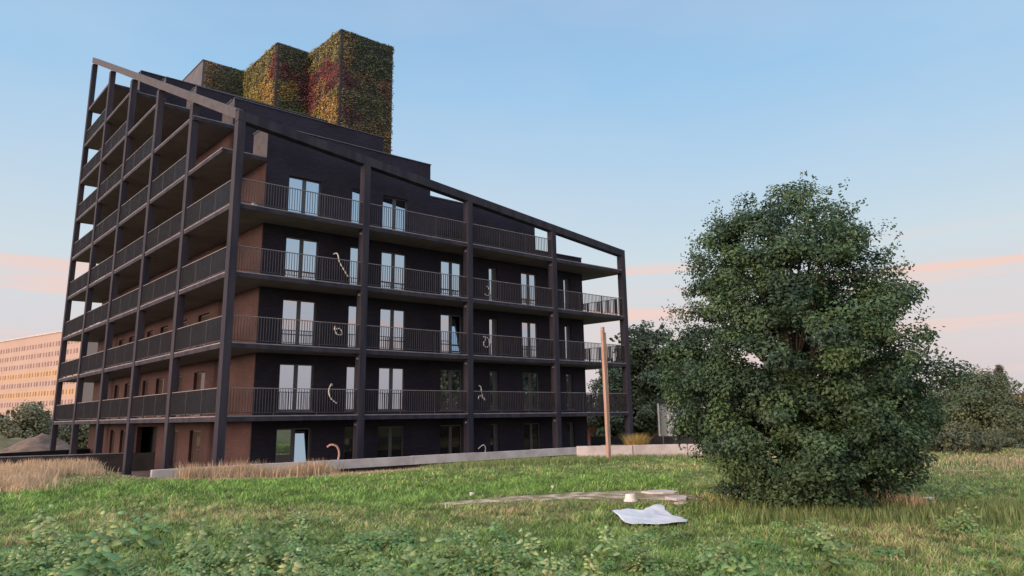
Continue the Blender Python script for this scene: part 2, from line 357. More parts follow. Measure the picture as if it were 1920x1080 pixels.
# steps: y of the step, top of parapet, right end x
levels = [(6.1, 19.86, 10.1, 15.24), (12.15, 22.9, 9.0, 18.24), (18.25, 25.92, 7.0, 21.24), (24.5, 28.94, 5.0, 24.24)]
for y, zt, xe_, zb in levels:
    x0 = isect(2.03, y)[0]
    MB().box(x0+.01, xe_, y, y+.25, zb-.1, zt-.04).build('wall', MT['wall'], B)
    MB().box(x0-.03, xe_+.03, y-.04, y+.29, zt-.04, zt).build('coping', MT['coping'], B)
    MB().box(xe_-.25, xe_-.002, y+.252, y+7, zb-.1, zt-.04).build('wall', MT['wall'], B)
for (x0, x1, y, z) in [(1.82, 10.84, YW, 16.90), (10.86, 18.34, YW, 15.06), (18.36, 22.24, YW, 13.10)]:
    MB().box(x0, x1, y-.04, y+.29, z-.04, z).build('coping', MT['coping'], B)
# left inner brown walls
SW = 2.03
lw = [(7.4, 8.9), (10.6, 11.7), (13.6, 14.9), (16.3, 17.4), (19.8, 21.1), (22.3, 23.4), (25.8, 27.0)]
holesL = []
for k in range(0, 9):
    ystart = 1.8 if k <= 4 else STEP.get(k+1, 99) + .2 if False else (1.8 if k <= 4 else levels[k-5][0])
    zb = (ST(k)+.12) if k else .30; zt = ST(k)+2.3 if k else 2.6
    for (a0, a1) in lw:
        if a0 < ystart+.6: continue
        if k == 0 and 13 < a0 < 17: continue
        holesL.append((a0, a1, zb, zt)); window(lambda a, b: LP(a, SW+b), a0, a1, zb, zt, 's', b=.16, pm='dimpane')
holesL.append((14.0, 17.7, .24, 2.8))     # dark entrance
wl = lambda a, b: LP(a, SW+b)
MT['brown2'] = MT['brown']
wall(wl, 1.58, 28.9, .24, ST(5)-.02, [h for h in holesL if h[3] < 15.1], .28, 'wall', MT['brown'], B)
for n, (y, zt, xe_, zb) in enumerate(levels):
    k = 5+n
    wall(wl, y-.2, 28.9, ST(k)-.02, ST(k+1)-.02, [h for h in holesL if ST(k)-.1 < h[2] and h[3] < ST(k+1)], .28, 'wall', MT['brown'], B)
# short return pieces of the parapets above each terrace
for y, zt in [(1.77, 16.86), (6.12, 19.82), (12.17, 22.86), (18.27, 25.88), (24.52, 28.90)]:
    ya = y+.21*1.0
    MB().prism([isect(SW-.002, y), isect(SW+.25, y+.255), LP(y+1.4+.2, SW+.25), LP(y+1.4, SW-.002)], zt-1.62, zt).build('parapet', MT['beamL'], B)  # side light painted in: paler colour than the front parapet brick
    MB().prism([isect(SW-.05, y+.26), isect(SW+.3, y+.30), LP(y+1.64, SW+.3), LP(y+1.42, SW-.05)], zt+.001, zt+.043).build('coping', MT['coping'], B)
# room volumes: dark blocks set back behind the walls
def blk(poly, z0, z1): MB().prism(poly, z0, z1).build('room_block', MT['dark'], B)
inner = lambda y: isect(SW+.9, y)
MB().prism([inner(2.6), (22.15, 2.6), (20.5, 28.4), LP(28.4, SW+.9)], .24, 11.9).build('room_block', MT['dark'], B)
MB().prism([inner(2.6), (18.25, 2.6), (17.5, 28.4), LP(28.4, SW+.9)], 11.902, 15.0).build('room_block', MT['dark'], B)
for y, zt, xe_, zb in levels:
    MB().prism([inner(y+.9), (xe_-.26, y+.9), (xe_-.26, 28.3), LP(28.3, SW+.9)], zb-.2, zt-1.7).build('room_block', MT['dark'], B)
# roof decks
MT['roof'] = mat('roof_felt', (.05, .05, .052), (.08, .078, .08), 2, .9, .2)
MB().prism([isect(SW+.02, 2.02), (22.18, 2.02), (20.6, 28.8), LP(28.8, SW+.3)], 11.93, 12.02).build('roof_deck', MT['roof'], B)
MB().prism([isect(SW+.27, 2.02), (18.28, 2.02), (17.6, 28.8), LP(28.8, SW+.3)], 15.02, 15.2).build('roof_deck', MT['roof'], B)
MB().prism([(18.05, 2.01), (18.298, 2.01), (17.5, 28.8), (17.25, 28.8)], 12.03, 15.0).build('wall', MT['wall'], B)
MB().prism([(21.95, 2.01), (22.198, 2.01), (20.7, 28.8), (20.45, 28.8)], .24, 13.0).build('wall', MT['wall'], B)
for (y, zt, xe_, zb) in levels:
    MB().prism([isect(SW+.27, y+.26), (xe_-.26, y+.26), (xe_-.26, 28.7), LP(28.7, SW+.3)], zt-1.72, zt-1.64).build('roof_deck', MT['roof'], B)
MB().prism([LP(28.62, SW+.29), LP(28.9, SW+.29), (17, 28.9), (17, 28.6)][::-1], .24, 15).build('wall', MT['brown'], B)
MB().prism([LP(28.62, SW+.29), LP(28.9, SW+.29), (5, 28.9), (5, 28.6)][::-1], 15.01, 27.2).build('wall', MT['brown'], B)

for a0, a1, z0, z1 in [(11.35, 13.0, 13.0, 13.32), (14.25, 16.6, 12.92, 13.2)]:
    m = MB(); m.box(a0, a1, YW-.03, YW-.003, z0, z1); n = int((a1-a0)/.16)
    for i in range(n): m.box(a0+.04+i*.16, a0+.11+i*.16, YW-.05, YW-.031, z0+.03, z1-.03)
    m.build('vent_grille', MT['dark'], B)
# flexible pipe ends hanging out of the facade
def curve(pts, n=14):
    out = []; P = [Vector(p) for p in pts]; P = [P[0]]+P+[P[-1]]
    for i in range(1, len(P)-2):
        for t in np.linspace(0, 1, n, endpoint=False):
            a, b_, c, d_ = P[i-1:i+3]
            out.append(.5*((2*b_)+(c-a)*t+(2*a-5*b_+4*c-d_)*t*t+(3*b_-3*c+d_-a)*t**3))
    out.append(P[-2]); return out
def pipe(pts, m='conduit', r=.030):
    c = curve([(x, YW-.10+dy, z) for x, dy, z in pts]); rr = [r*(1+.13*math.sin(i*2.2)) for i in range(len(c))]
    MB().tube(c, rr, 8).build('flexible_pipe', MT[m], B, smooth=True)
pipe([(5.32, .1, 11.0), (5.42, -.12, 10.98), (5.55, -.15, 10.55), (5.82, -.16, 10.15), (6.02, -.1, 9.92)])
pipe([(5.55, .1, 7.35), (5.45, -.1, 7.42), (5.38, -.2, 7.25), (5.52, -.2, 7.02), (5.78, -.18, 7.05), (5.66, -.16, 7.3), (5.4, -.12, 7.25)])
pipe([(5.5, .1, 4.62), (5.35, -.12, 4.66), (5.2, -.18, 4.35), (5.32, -.18, 4.0), (5.62, -.16, 3.78)], r=.030)
pipe([(5.36, .1, 1.78), (5.45, -.12, 1.88), (5.68, -.2, 1.80), (5.82, -.18, 1.5), (5.78, -.15, 1.1)], 'pinkpipe', r=.05)
pipe([(14.62, .1, 10.4), (14.60, -.12, 10.2), (14.68, -.12, 9.95), (14.45, -.15, 9.8), (14.25, -.15, 9.88)], r=.030)
pipe([(14.35, .1, 7.5), (14.3, -.12, 7.3), (14.12, -.2, 7.05), (14.28, -.2, 6.85), (14.52, -.2, 7.0), (14.5, -.16, 7.35), (14.25, -.12, 7.45)], r=.030)
pipe([(14.0, .1, 4.75), (13.98, -.12, 4.65), (14.05, -.12, 4.25), (14.25, -.15, 3.95), (13.92, -.1, 4.2), (13.8, -.1, 4.0)], r=.030)
pipe([(13.9, .05, 1.36), (13.98, -.12, 1.50), (14.12, -.16, 1.56), (14.28, -.1, 1.38), (14.3, 0, 1.1)], r=.030)
# small things left on the top balcony
bk = empty('paint_bucket', (1.05, .55, ST(4)), 'small white bucket on the top front balcony floor, just right of the corner column', 'bucket')
MB().tube([(1.05, .55, ST(4)), (1.05, .55, ST(4)+.24)], [.10, .125], 14).build('bucket_body', MT['white'], bk); MB().tube([(1.05, .55, ST(4)+.242), (1.05, .55, ST(4)+.27)], .135, 14).build('lid', MT['edge'], bk)
# plant covered towers ---------------------------------------------------
def colmix(pts, p, default):
    # pts: list of (u, v, ru, rv, color); soft patches in wall coordinates
    c = np.array(default, float); 
    for (u, v, ru, rv, col) in pts:
        n = noise.noise(Vector((p[0]*.9, p[1]*.9, u)))*.55
        dd = math.hypot((p[0]-u)/ru, (p[1]-v)/rv)+n
        w = min(1, max(0, (1.12-dd)*4)); c = c*(1-w)+np.array(col)*w
    return c
GRN = (.19, .19, .055); DGR = (.075, .105, .048); YEL = (.45, .30, .085); RED = (.21, .05, .06); MAR = (.12, .04, .045); OCH = (.33, .185, .07); BRN = (.15, .09, .055); YG = (.36, .31, .065)
MT['towercore'] = mat('tower_panel', (.035, .032, .035), (.05, .045, .045), 2, .7, .3)
def tower(x0, y0, w, dpt, z0, z1, left, front, has_left=True):
    P0 = (x0, y0); P1 = (x0+w, y0); P2 = (x0+w+LD[0]*dpt, y0+dpt); P3 = (x0+LD[0]*dpt, y0+dpt)
    t = MB().prism([P0, P1, P2, P3], z0, z1).build('tower', MT['metal'] if not has_left else MT['towercore'], B)
    c = MB(); c.prism([(x0-.05, y0-.05), (x0+w+.05, y0-.05), (P2[0]+.05, P2[1]+.05), (P3[0]-.05, P3[1]+.05)], z1, z1+.07); c.build('coping', MT['coping'], t)
    V = []; C = []
    def face(o, dx, length, nrm, pat, default, dens):
        n = int(length*(z1-z0)*dens)
        for _ in range(n):
            a = random.uniform(.0, length); z = random.uniform(z0, z1+.03); h = z-z1
            if .0 < a < .16 and pat is front: continue
            dpp = random.uniform(.02, .24)**1.0+.22*noise.noise(Vector((a*1.4, z*1.4, o[0])))
            p = np.array([o[0]+dx[0]*a+nrm[0]*dpp, o[1]+dx[1]*a+nrm[1]*dpp, z])
            col = colmix(pat, (a, h), default); col = (col*.8+np.array([.12, .105, .05])*.2)*random.uniform(.4, 1.45)
            nn = Vector((nrm[0], nrm[1], random.uniform(-.2, .9)))+Vector((random.gauss(0, .5), random.gauss(0, .5), random.gauss(0, .3)))
            nn.normalize(); t1 = nn.cross(Vector((0, 0, 1))).normalized(); t2 = nn.cross(t1)
            an = random.uniform(-.8, .8); s = random.uniform(.045, .095)
            a1 = (t1*math.cos(an)+t2*math.sin(an))*s; a2 = (t2*math.cos(an)-t1*math.sin(an))*s*.55
            q = Vector(p)
            V.extend([q-a1, q-a2, q+a1, q+a2]); C.extend([col]*4)
    if has_left: face((x0+LD[0]*.0, y0), LD, dpt, (-NN[0], -NN[1]), left, GRN, 210)
    face((x0, y0), (1, 0), w, (0, -1), front, DGR, 210)
    V = np.array([tuple(v) for v in V]); n = len(V)//4
    o = mesh_obj('foliage', V, np.arange(n*4).reshape(-1, 4), MT['moss'], t, cols=np.array(C)); o['label'] = 'patchwork of green, yellow and red climbing plants'
    return t
OL = (.24, .225, .07)
T3l = [(1.5, -1.0, 5, 2.0, OL), (2.3, -3.4, 2.5, 1.7, RED), (4.3, -4.2, 1.3, 2.2, RED), (2.5, -3.9, .8, .9, OCH), (.9, -6.6, 2.3, 1.8, YEL), (3.3, -7.0, 1.2, 1.5, YG)]
T3f = [(2.2, -6.0, 3.6, 4.6, (.155, .13, .07)), (.5, -2.2, .8, 1.7, (.21, .16, .065)), (2.9, -1.6, 2.1, 1.5, (.07, .105, .055)), (.35, -3.8, .65, 1.1, (.14, .045, .06)), (1.0, -6.8, 1.1, .65, (.11, .05, .05)), (2.4, -8.6, 2.6, 1.1, (.22, .14, .06)), (3.6, -4.2, .7, 1.4, (.19, .11, .07)), (2.6, -5.2, 1.2, 1.2, (.11, .125, .06))]
tower(11.06, 15.28, 4.37, 5.5, 13.2, 32, T3l, T3f)
T2l = [(3.6, -1.4, 4, 2.6, OL), (1.5, -4.2, 2.2, 2.3, YEL), (.25, -2.1, .55, 1.2, RED), (3.9, -3.9, 1.5, 1.8, YG), (1.8, -6.6, 2.6, .9, OCH)]
T2f = [(1.2, -.9, 2.4, 1.2, (.075, .095, .05)), (.7, -2.4, 1.3, .8, MAR), (2.35, -3.4, .6, 2.2, (.14, .045, .065)), (1.05, -3.7, .85, 1.0, (.30, .23, .065)), (1.2, -5.6, 1.6, 1.1, (.10, .12, .05))]
tower(7.87, 19.95, 2.75, 6.3, 18.2, 32, T2l, T2f)
T1f = [(.5, -.9, 1.0, 1.1, (.2, .14, .065)), (2.2, -2.4, 1.6, 1.6, DGR), (1.2, -2.6, 1.3, 1.0, (.15, .13, .055))]
tower(3.91, 26.06, 3.3, 6, 26.5, 32, [], T1f, has_left=False)

# ------------------------------------------------------------------ ground
def gz(x, y):
    # field height: level meadow, gentle bumps, lower land beyond
    h = 1.3+.05*noise.noise(Vector((x*.25, y*.25, 0)))+.02*noise.noise(Vector((x*1.1, y*1.1, 3)))
    def sst(a, b_, t): t = min(1, max(0, (t-a)/(b_-a))); return t*t*(3-2*t)
    # in front of the wall
    h -= .34*sst(-9.5, -4.5, y)*(1-sst(20, 28, x))*sst(-5, 1, x)+.20*sst(-4.5, -2.2, y)*(1-sst(20, 28, x))*sst(-5, 1, x)
    if -40 < y: h -= .95*sst(22, 40, x+.35*(y+25)*0)*sst(-16, -6, y)
    h -= .95*sst(26, 48, x)
    h -= .95*sst(2.0, 30, y)*(1-sst(22, 40, x)*sst(-16, -6, y))*(1-sst(26, 48, x))
    h = max(h, .25)
    # sunken floor round the building
    inx = (x-(-3.0-.108*y)); 
    if y > -1.45 and inx > 0 and x < 26.5 and y < 34: h = .12
    return h
xs_ = np.concatenate([np.linspace(-900, -60, 22), np.linspace(-50, -16, 18), np.arange(-15, 32, .4), np.linspace(33, 80, 40), np.linspace(100, 1200, 26)])
ys_ = np.concatenate([np.linspace(-900, -60, 18), np.linspace(-55, -32, 12), np.arange(-31, 4, .4), [-1.46, -1.44], np.linspace(5, 80, 50), np.linspace(100, 1500, 26)]); ys_ = np.sort(ys_)
V = [(x, y, gz(x, y)) for y in ys_ for x in xs_]; nx = len(xs_)
Fq = np.array([(j*nx+i, j*nx+i+1, (j+1)*nx+i+1, (j+1)*nx+i) for j in range(len(ys_)-1) for i in range(nx-1)])
def groundmat():
    m = bpy.data.materials.new('meadow_soil'); m.use_nodes = True; t = m.node_tree; p = t.nodes['Principled BSDF']; p.inputs['Roughness'].default_value = .95; p.inputs['Specular IOR Level'].default_value = .1
    g = t.nodes.new('ShaderNodeNewGeometry')
    def nzz(s, dt=6):
        n = t.nodes.new('ShaderNodeTexNoise'); n.inputs['Scale'].default_value = s; n.inputs['Detail'].default_value = dt; t.links.new(g.outputs['Position'], n.inputs['Vector']); return n
    def rg(n, a, b_):
        r = t.nodes.new('ShaderNodeMapRange'); r.inputs['From Min'].default_value = a; r.inputs['From Max'].default_value = b_; t.links.new(n.outputs['Fac'], r.inputs['Value']); return r
    def mixc(f, a, b_):
        x = t.nodes.new('ShaderNodeMix'); x.data_type = 'RGBA'; t.links.new(f, x.inputs['Factor'])
        for s, v in ((6, a), (7, b_)):
            if isinstance(v, tuple): x.inputs[s].default_value = (*v, 1)
            else: t.links.new(v, x.inputs[s])
        return x.outputs[2]
    c1 = mixc(rg(nzz(1.3), .35, .65).outputs[0], (.09, .12, .04), (.14, .15, .06))
    c2 = mixc(rg(nzz(.35, 8), .5, .66).outputs[0], c1, (.20, .15, .085))
    c3 = mixc(rg(nzz(18), .4, .75).outputs[0], c2, (.15, .13, .07))
    t.links.new(c3, p.inputs['Base Color'])
    bu = t.nodes.new('ShaderNodeBump'); bu.inputs['Strength'].default_value = .7; bu.inputs['Distance'].default_value = .05; t.links.new(nzz(14).outputs['Fac'], bu.inputs['Height']); t.links.new(bu.outputs[0], p.inputs['Normal'])
    return m
g = mesh_obj('ground', V, Fq, groundmat(), smooth=True); tag(g, kind='structure')

# pale bare-soil track in the meadow
def patch(name, outline, m, dz=.02, kind='structure'):
    pass
rv = Vector((R.x, R.y, 0)).normalized(); fv = Vector((F.x, F.y, 0)).normalized()
def FD(lat, dep): # lateral / depth in the field measured from where the photographer stands -> xy
    q = Vector((CAM.x, CAM.y, 0))+rv*lat+fv*dep; return q.x, q.y
def strip(pts, name, m, seed=0, nr=40, dz=.018):
    # irregular blob from centre line points (lat, dep, halfwidth)
    V = []; Fc = []; n = nr
    L_ = len(pts)
    for i in range(n+1):
        t = i/n*(L_-1); a = min(int(t), L_-2); f_ = t-a
        lat, dep, hw = [pts[a][q]*(1-f_)+pts[a+1][q]*f_ for q in range(3)]
        w = hw*(1+.5*noise.noise(Vector((i*.5, seed, 0))))*max(.02, math.sin(math.pi*min(1, max(0, i/n)))**.4)
        for s in (-1, -.5, 0, .5, 1):
            x, y = FD(lat, dep+s*w*(1+.3*noise.noise(Vector((i*.7, s, seed+2))))); V.append((x, y, gz(x, y)+dz+(0 if abs(s) < 1 else -dz-.02)))
    for i in range(n):
        for s in range(4): Fc.append((i*5+s, (i+1)*5+s, (i+1)*5+s+1, i*5+s+1))
    o = mesh_obj(name, V, Fc, m, smooth=True); tag(o, kind='structure'); return o
MT['soil'] = mat('pale_bare_soil', (.46, .37, .28), (.20, .16, .09), 3.4, .95, .1, .8, 14, contrast=(.38, .56))
TA = [(-0.37, -16.98), (0.25, -16.89), (1.18, -16.92), (2.12, -17.04), (3.29, -17.33), (4.28, -17.89), (4.68, -18.64), (4.4, -19.7)]
TB = [(-0.46, -17.12), (-0.17, -17.53), (0.44, -17.92), (1.11, -18.25), (1.82, -18.86), (2.35, -19.63), (2.85, -20.13), (3.81, -20.15)]
TA, TB = ([(a[0]+(b_[0]-a[0])*.12, a[1]+(b_[1]-a[1])*.12) for a, b_ in zip(TA, TB)], [(a[0]+(b_[0]-a[0])*.78, a[1]+(b_[1]-a[1])*.78) for a, b_ in zip(TA, TB)])
TRK = TA+TB[::-1]
def track():
    V = []; n = 60; k = 14
    for i in range(n+1):
        t = i/n*7; a = min(int(t), 6); f_ = t-a
        A_ = Vector(TA[a]).lerp(Vector(TA[a+1]), f_); B_ = Vector(TB[a]).lerp(Vector(TB[a+1]), f_); e1 = .25*noise.noise(Vector((i*.35, 0, 1))); e2 = .25*noise.noise(Vector((i*.35, 0, 7)))
        for j in range(k+1):
            q = A_.lerp(B_, j/k*(1+e2)-e1*(1-j/k)); ed = min(j, k-j, i, n-i)
            V.append((q.x, q.y, gz(q.x, q.y)+(.010 if ed else -.04)+.012*noise.noise(Vector((q.x*5, q.y*5, 2)))))
    Fc = [(i*(k+1)+j, (i+1)*(k+1)+j, (i+1)*(k+1)+j+1, i*(k+1)+j+1) for i in range(n) for j in range(k)]
    o = mesh_obj('bare_track', V, Fc, MT['soil'], smooth=True); tag(o, kind='structure')
track()

# ------------------------------------------------------------------ concrete walls
w = empty('concrete_wall', (8, -1.6, 1.0), 'long low pale concrete wall in front of the ground floor of the dark building', 'wall')
segs = [-2.6, .9, 4.4, 7.9, 11.4, 14.9, 19.7]
for a, b_ in zip(segs[:-1], segs[1:]):
    MB().box(a+.008, b_-.008, -1.8, -1.5, 1.0, 1.36+.006*math.sin(a)).build('wall_block', MT['concrete'], w)
MB().box(-2.6, 19.6, -1.74, -1.52, .3, 1.0).build('gap_shade', MT['concdark'], w)  # dark strip painting in the shade of the gap under the wall
w = empty('barrier_wall', (14.5, -11.2, 1.2), 'pale concrete barrier wall behind the wooden post, running right towards the big tree', 'wall')
def seg(p, q, th): 
    d_ = Vector((q[0]-p[0], q[1]-p[1], 0)).normalized(); n_ = Vector((d_.y, -d_.x, 0))*th
    return [(p[0], p[1]), (q[0], q[1]), (q[0]-n_.x, q[1]-n_.y), (p[0]-n_.x, p[1]-n_.y)]
pa = Vector((11.2, -8.9)); pb = Vector((18.6, -13.9)); n = 4
for i in range(n):
    p = pa.lerp(pb, i/n+.002); q = pa.lerp(pb, (i+1)/n-.002)
    MB().prism(seg(p, q, .3), 1.22, 1.82+.008*(i % 2)).build('wall_block', MT['concrete'], w)
MB().prism(seg(pa.lerp(pb, .42), pb, .2), 1.0, 1.218).build('gap_shade', MT['concdark'], w)  # shaded gap below the barrier, put in as a dark base
# link from the front wall to the barrier
w2 = MB().prism(seg((19.75, -1.75), (19.2, -6.0), .3), .9, 1.40); 
o = w2.build('return_wall', MT['concrete'], origin=(19.7, -4, 1)); tag(o, 'short pale concrete return wall at the right end of the long low wall', 'wall')
# dark retaining parapet along the left side
def PZ(u, v, z):
    d_ = F+R*((u-960)/1261.95)-U*((v-540)/1261.95); t = (z-CAM.z)/d_.z; q = CAM+d_*t; return Vector((q.x, q.y))
ra, rb_ = PZ(0, 857, 1.3), PZ(303, 847, 1.3); rdir = (rb_-ra).normalized(); ra = ra-rdir*16; rl = (rb_-ra).length; rn = Vector((-rdir.y, rdir.x))
rf_ = lambda a, b_: (ra.x+rdir.x*a+rn.x*b_, ra.y+rdir.y*a+rn.y*b_)
rw = empty('retaining_wall', (ra.x, ra.y, .3), 'low black retaining wall with a thin metal cap, behind the dry grass left of the dark building', 'wall')
n = 12
for i in range(n): MB().fbox(rf_, rl*i/n+.01, rl*(i+1)/n-.01, 0, .25, .2, 1.27).build('wall_panel', MT['concdark'], rw)
MB().fbox(rf_, 0, rl*.93, -.03, .28, 1.272, 1.31).build('cap', MT['edge'], rw)
ra2, rb2 = PZ(0, 850, 1.3), PZ(205, 839, 1.3); rd2 = (rb2-ra2).normalized(); ra2 = ra2-rd2*18; rn2 = Vector((-rd2.y, rd2.x)); rf2 = lambda a, b_: (ra2.x+rd2.x*a+rn2.x*b_, ra2.y+rd2.y*a+rn2.y*b_)
o = MB().fbox(rf2, 0, (rb2-ra2).length, 0, .25, .2, 1.3).build('retaining_wall', MT['concdark'], origin=(*ra2, .2)); tag(o, 'second black retaining wall, uncapped, behind the capped one at the far left', 'wall')

# ------------------------------------------------------------------ wooden post
p0 = Vector((11.34, -10.46)); ps = empty('wooden_post', (p0.x, p0.y, 1.25), 'tall bare pine post standing in the grass before the right end of the building', 'post')
m = MB(); h = .062; lean = -.14
m.prism([(p0.x-h, p0.y-h), (p0.x+h, p0.y-h), (p0.x+h, p0.y+h), (p0.x-h, p0.y+h)], 1.0, 6.42)
for i in range(4, 8): m.v[i] = (m.v[i][0]-.04, m.v[i][1]+.02, m.v[i][2])
po = m.build('post_timber', MT['wood'], ps)
bv = po.modifiers.new('b', 'BEVEL'); bv.width = .012; bv.segments = 2
MB().box(p0.x+.063, p0.x+.078, p0.y-.058, p0.y+.058, 1.0, 6.2).build('side_board', MT['woodside'], ps)
MB().box(p0.x-.12, p0.x-.065, p0.y-.05, p0.y+.05, 5.92, 6.28).build('bracket', MT['wood'], ps)

# ------------------------------------------------------------------ trees
def leafmesh(C0, NRM, S, cols, asp=.6, fold=.25):
    n = len(C0); up = RNG.normal(size=(n, 3)); t1 = np.cross(NRM, up); t1 /= np.linalg.norm(t1, axis=1)[:, None]+1e-9; t2 = np.cross(NRM, t1)
    s = S[:, None]
    a = C0-t1*s; b_ = C0-t2*s*asp-NRM*s*fold*0+NRM*s*fold; c = C0+t1*s-NRM*s*fold; d_ = C0+t2*s*asp+NRM*s*fold
    V = np.stack([a, b_, c, d_], 1).reshape(-1, 3); base = np.arange(n)*4
    Fc = np.concatenate([np.stack([base, base+1, base+2], 1), np.stack([base, base+2, base+3], 1)])
    return V, Fc, np.repeat(cols, 4, axis=0)
def crown(prof, base, ncl, nl, ls, c1, c2, clr=(.3, .55), shell=.55, tip=None, droop=.3, seed=1, asym=(0, 0), lump=.22, sprigs=0):
    """prof: list of (z, r). returns leaf arrays and cluster centres"""
    rg = np.random.default_rng(seed); zs = np.array([p[0] for p in prof]); rs = np.array([p[1] for p in prof])
    A = np.interp(np.linspace(zs[0], zs[-1], 200), zs, rs)**2+.02; cdf = np.cumsum(A)/A.sum(); zz = np.linspace(zs[0], zs[-1], 200)
    cen = []; CP = []; NP = []; CC = []; SS = []
    for i in range(ncl):
        z = np.interp(rg.random(), cdf, zz); r = np.interp(z, zs, rs); th = rg.random()*2*math.pi
        lum = 1+lump*2*(noise.noise(Vector((math.cos(th)*1.6, math.sin(th)*1.6, z*.75+seed)))+.6*noise.noise(Vector((math.cos(th)*4, math.sin(th)*4, z*1.9+seed))))
        rr = r*lum*(shell+(1-shell)*rg.random()**.7 if rg.random() < .8 else rg.random()**.5*shell)
        cr_ = rg.uniform(*clr); rr = max(0, rr-cr_*.5)
        c = np.array([math.cos(th)*rr+asym[0]*z, math.sin(th)*rr+asym[1]*z, z]); cen.append(c)
        n = int(nl*rg.uniform(.6, 1.3)*(cr_/np.mean(clr))**2)
        dirs = rg.normal(size=(n, 3)); dirs /= np.linalg.norm(dirs, axis=1)[:, None]
        rad = cr_*rg.random(n)**.45; sq = np.array([1, 1, .62]); p = c+dirs*rad[:, None]*sq
        out = np.array([math.cos(th), math.sin(th), .5]); nn = dirs*.7+out*.5+np.array([0, 0, .7])+rg.normal(size=(n, 3))*.45; nn /= np.linalg.norm(nn, axis=1)[:, None]
        k = rg.random()**1.3*.85+rg.random(n)*.15; col = np.array(c1)*(1-k[:, None])+np.array(c2)*k[:, None]; col *= rg.uniform(.75, 1.25, size=(n, 1))
        CP.append(p); NP.append(nn); CC.append(col); SS.append(ls*rg.uniform(.6, 1.3, n))
    for i in range(sprigs):           # single shoots breaking the outline
        z = np.interp(rg.random()**.6, cdf, zz); r = np.interp(z, zs, rs); th = rg.random()*2*math.pi
        o_ = np.array([math.cos(th)*r*.93+asym[0]*z, math.sin(th)*r*.93+asym[1]*z, z]); dv = np.array([math.cos(th)*.5, math.sin(th)*.5, rg.uniform(.3, 1.3)]); dv /= np.linalg.norm(dv); L2 = rg.uniform(.2, .5)
        n = 22; t = rg.random(n); p = o_+dv*(t*L2)[:, None]+rg.normal(size=(n, 3))*.045; nn = rg.normal(size=(n, 3))+np.array([0, 0, .6]); nn /= np.linalg.norm(nn, axis=1)[:, None]
        CP.append(p); NP.append(nn); CC.append(np.tile(np.array(c1)*.6+np.array(c2)*.4, (n, 1))*rg.uniform(.8, 1.2, size=(n, 1))); SS.append(ls*rg.uniform(.6, 1.1, n))
    V, Fc, C = leafmesh(np.concatenate(CP), np.concatenate(NP), np.concatenate(SS), np.concatenate(CC))
    return V+np.array(base), Fc, C, cen
def make_tree(name, base, prof, label, cat, ncl, nl, ls, c1, c2, clr, trunk_r, trunks=1, group=None, limbs=60, seed=1, **kw):
    t = empty(name, base, label, cat, group)
    V, Fc, C, cen = crown(prof, base, ncl, nl, ls, c1, c2, clr, seed=seed, **kw)
    mesh_obj('crown', V, Fc, MT['leaf'], t, cols=C)
    rg = random.Random(seed); top = prof[-1][0]; asym = kw.get('asym', (0, 0))
    m = MB()
    for q in range(trunks):
        a = 2*math.pi*q/max(1, trunks)+rg.random(); sp = (.12 if trunks > 1 else 0)
        pts = [Vector(base)+Vector((math.cos(a)*sp*(1+z*(.6 if trunks > 1 else 0))+asym[0]*z+.05*math.sin(z*2+q), math.sin(a)*sp*(1+z*(.6 if trunks > 1 else 0))+asym[1]*z, z-.15)) for z in np.linspace(0, top*.85, 9)]
        m.tube(pts, list(np.linspace(trunk_r, trunk_r*.2, 9)), 7)
    m.build('trunk', MT['bark'], t, smooth=True)
    m = MB()
    for i in range(min(limbs, len(cen))):
        c = cen[i]; z0 = max(.15, c[2]*.55); a = Vector(base)+Vector((asym[0]*z0, asym[1]*z0, z0)); e = Vector(base)+Vector(c); mid = a.lerp(e, .5)+Vector((0, 0, .1*(e-a).length))
        m.tube([a, mid, e], [trunk_r*.3, trunk_r*.18, trunk_r*.06], 4, cap=False)
    m.build('limbs', MT['bark'], t)
    return t
make_tree('broadleaf_tree', (4.36, -22.10, 1.28), [(.02, 1.1), (.35, 1.75), (.8, 2.18), (1.5, 2.42), (2.3, 2.5), (3.0, 2.33), (3.7, 2.1), (4.4, 1.92), (5.05, 1.66), (5.6, 1.2), (5.95, .6)],
          'big dense dark green tree, leafy down to the grass, alone in the meadow', 'tree', 680, 260, .036, (.026, .054, .036), (.10, .168, .064), (.22, .42), .09, 4, limbs=200, seed=3, shell=.62, lump=.11, sprigs=260)

# ------------------------------------------------------------------ background trees
def far_tree(name, base, hgt, rad, label, cat='tree', c1=(.07, .105, .065), c2=(.13, .17, .09), ncl=110, nl=90, ls=.16, seed=5, prof=None, group='trees behind the building', **kw):
    prof = prof or [(.06*hgt, rad*.45), (.18*hgt, rad*.85), (.4*hgt, rad), (.65*hgt, rad*.85), (.85*hgt, rad*.55), (hgt, rad*.12)]
    return make_tree(name, base, prof, label, cat, ncl, nl, ls, c1, c2, (rad*.18, rad*.34), .22, 1, group, limbs=50, seed=seed, **kw)
far_tree('leafy_tree', (38.5, 11.1, 0), 11.7, 3.9, 'tall grey-green leafy tree just right of the last column of the dark building', ncl=230, nl=130, seed=5, sprigs=60, prof=[(1, 1.8), (2.5, 3.1), (5, 3.6), (8, 3.3), (10, 2.5), (11.4, 1.0)])
far_tree('leafy_tree', (42.5, 8.0, 0), 9.6, 3.9, 'shorter rounded green tree between the tall grey-green tree and the big dark tree', ncl=150, nl=110, seed=8, sprigs=60)
far_tree('leafy_tree', (41.0, 17.2, 0), 8.6, 3.4, 'green tree seen through the right-end balconies behind the wooden post', ncl=120, nl=90, seed=11)
far_tree('leafy_tree', (47.0, -3.0, 0), 8.6, 3.8, 'dark tree mostly hidden behind the left flank of the big meadow tree', ncl=110, nl=90, seed=13)
GR = 'trees along the right edge of the field'
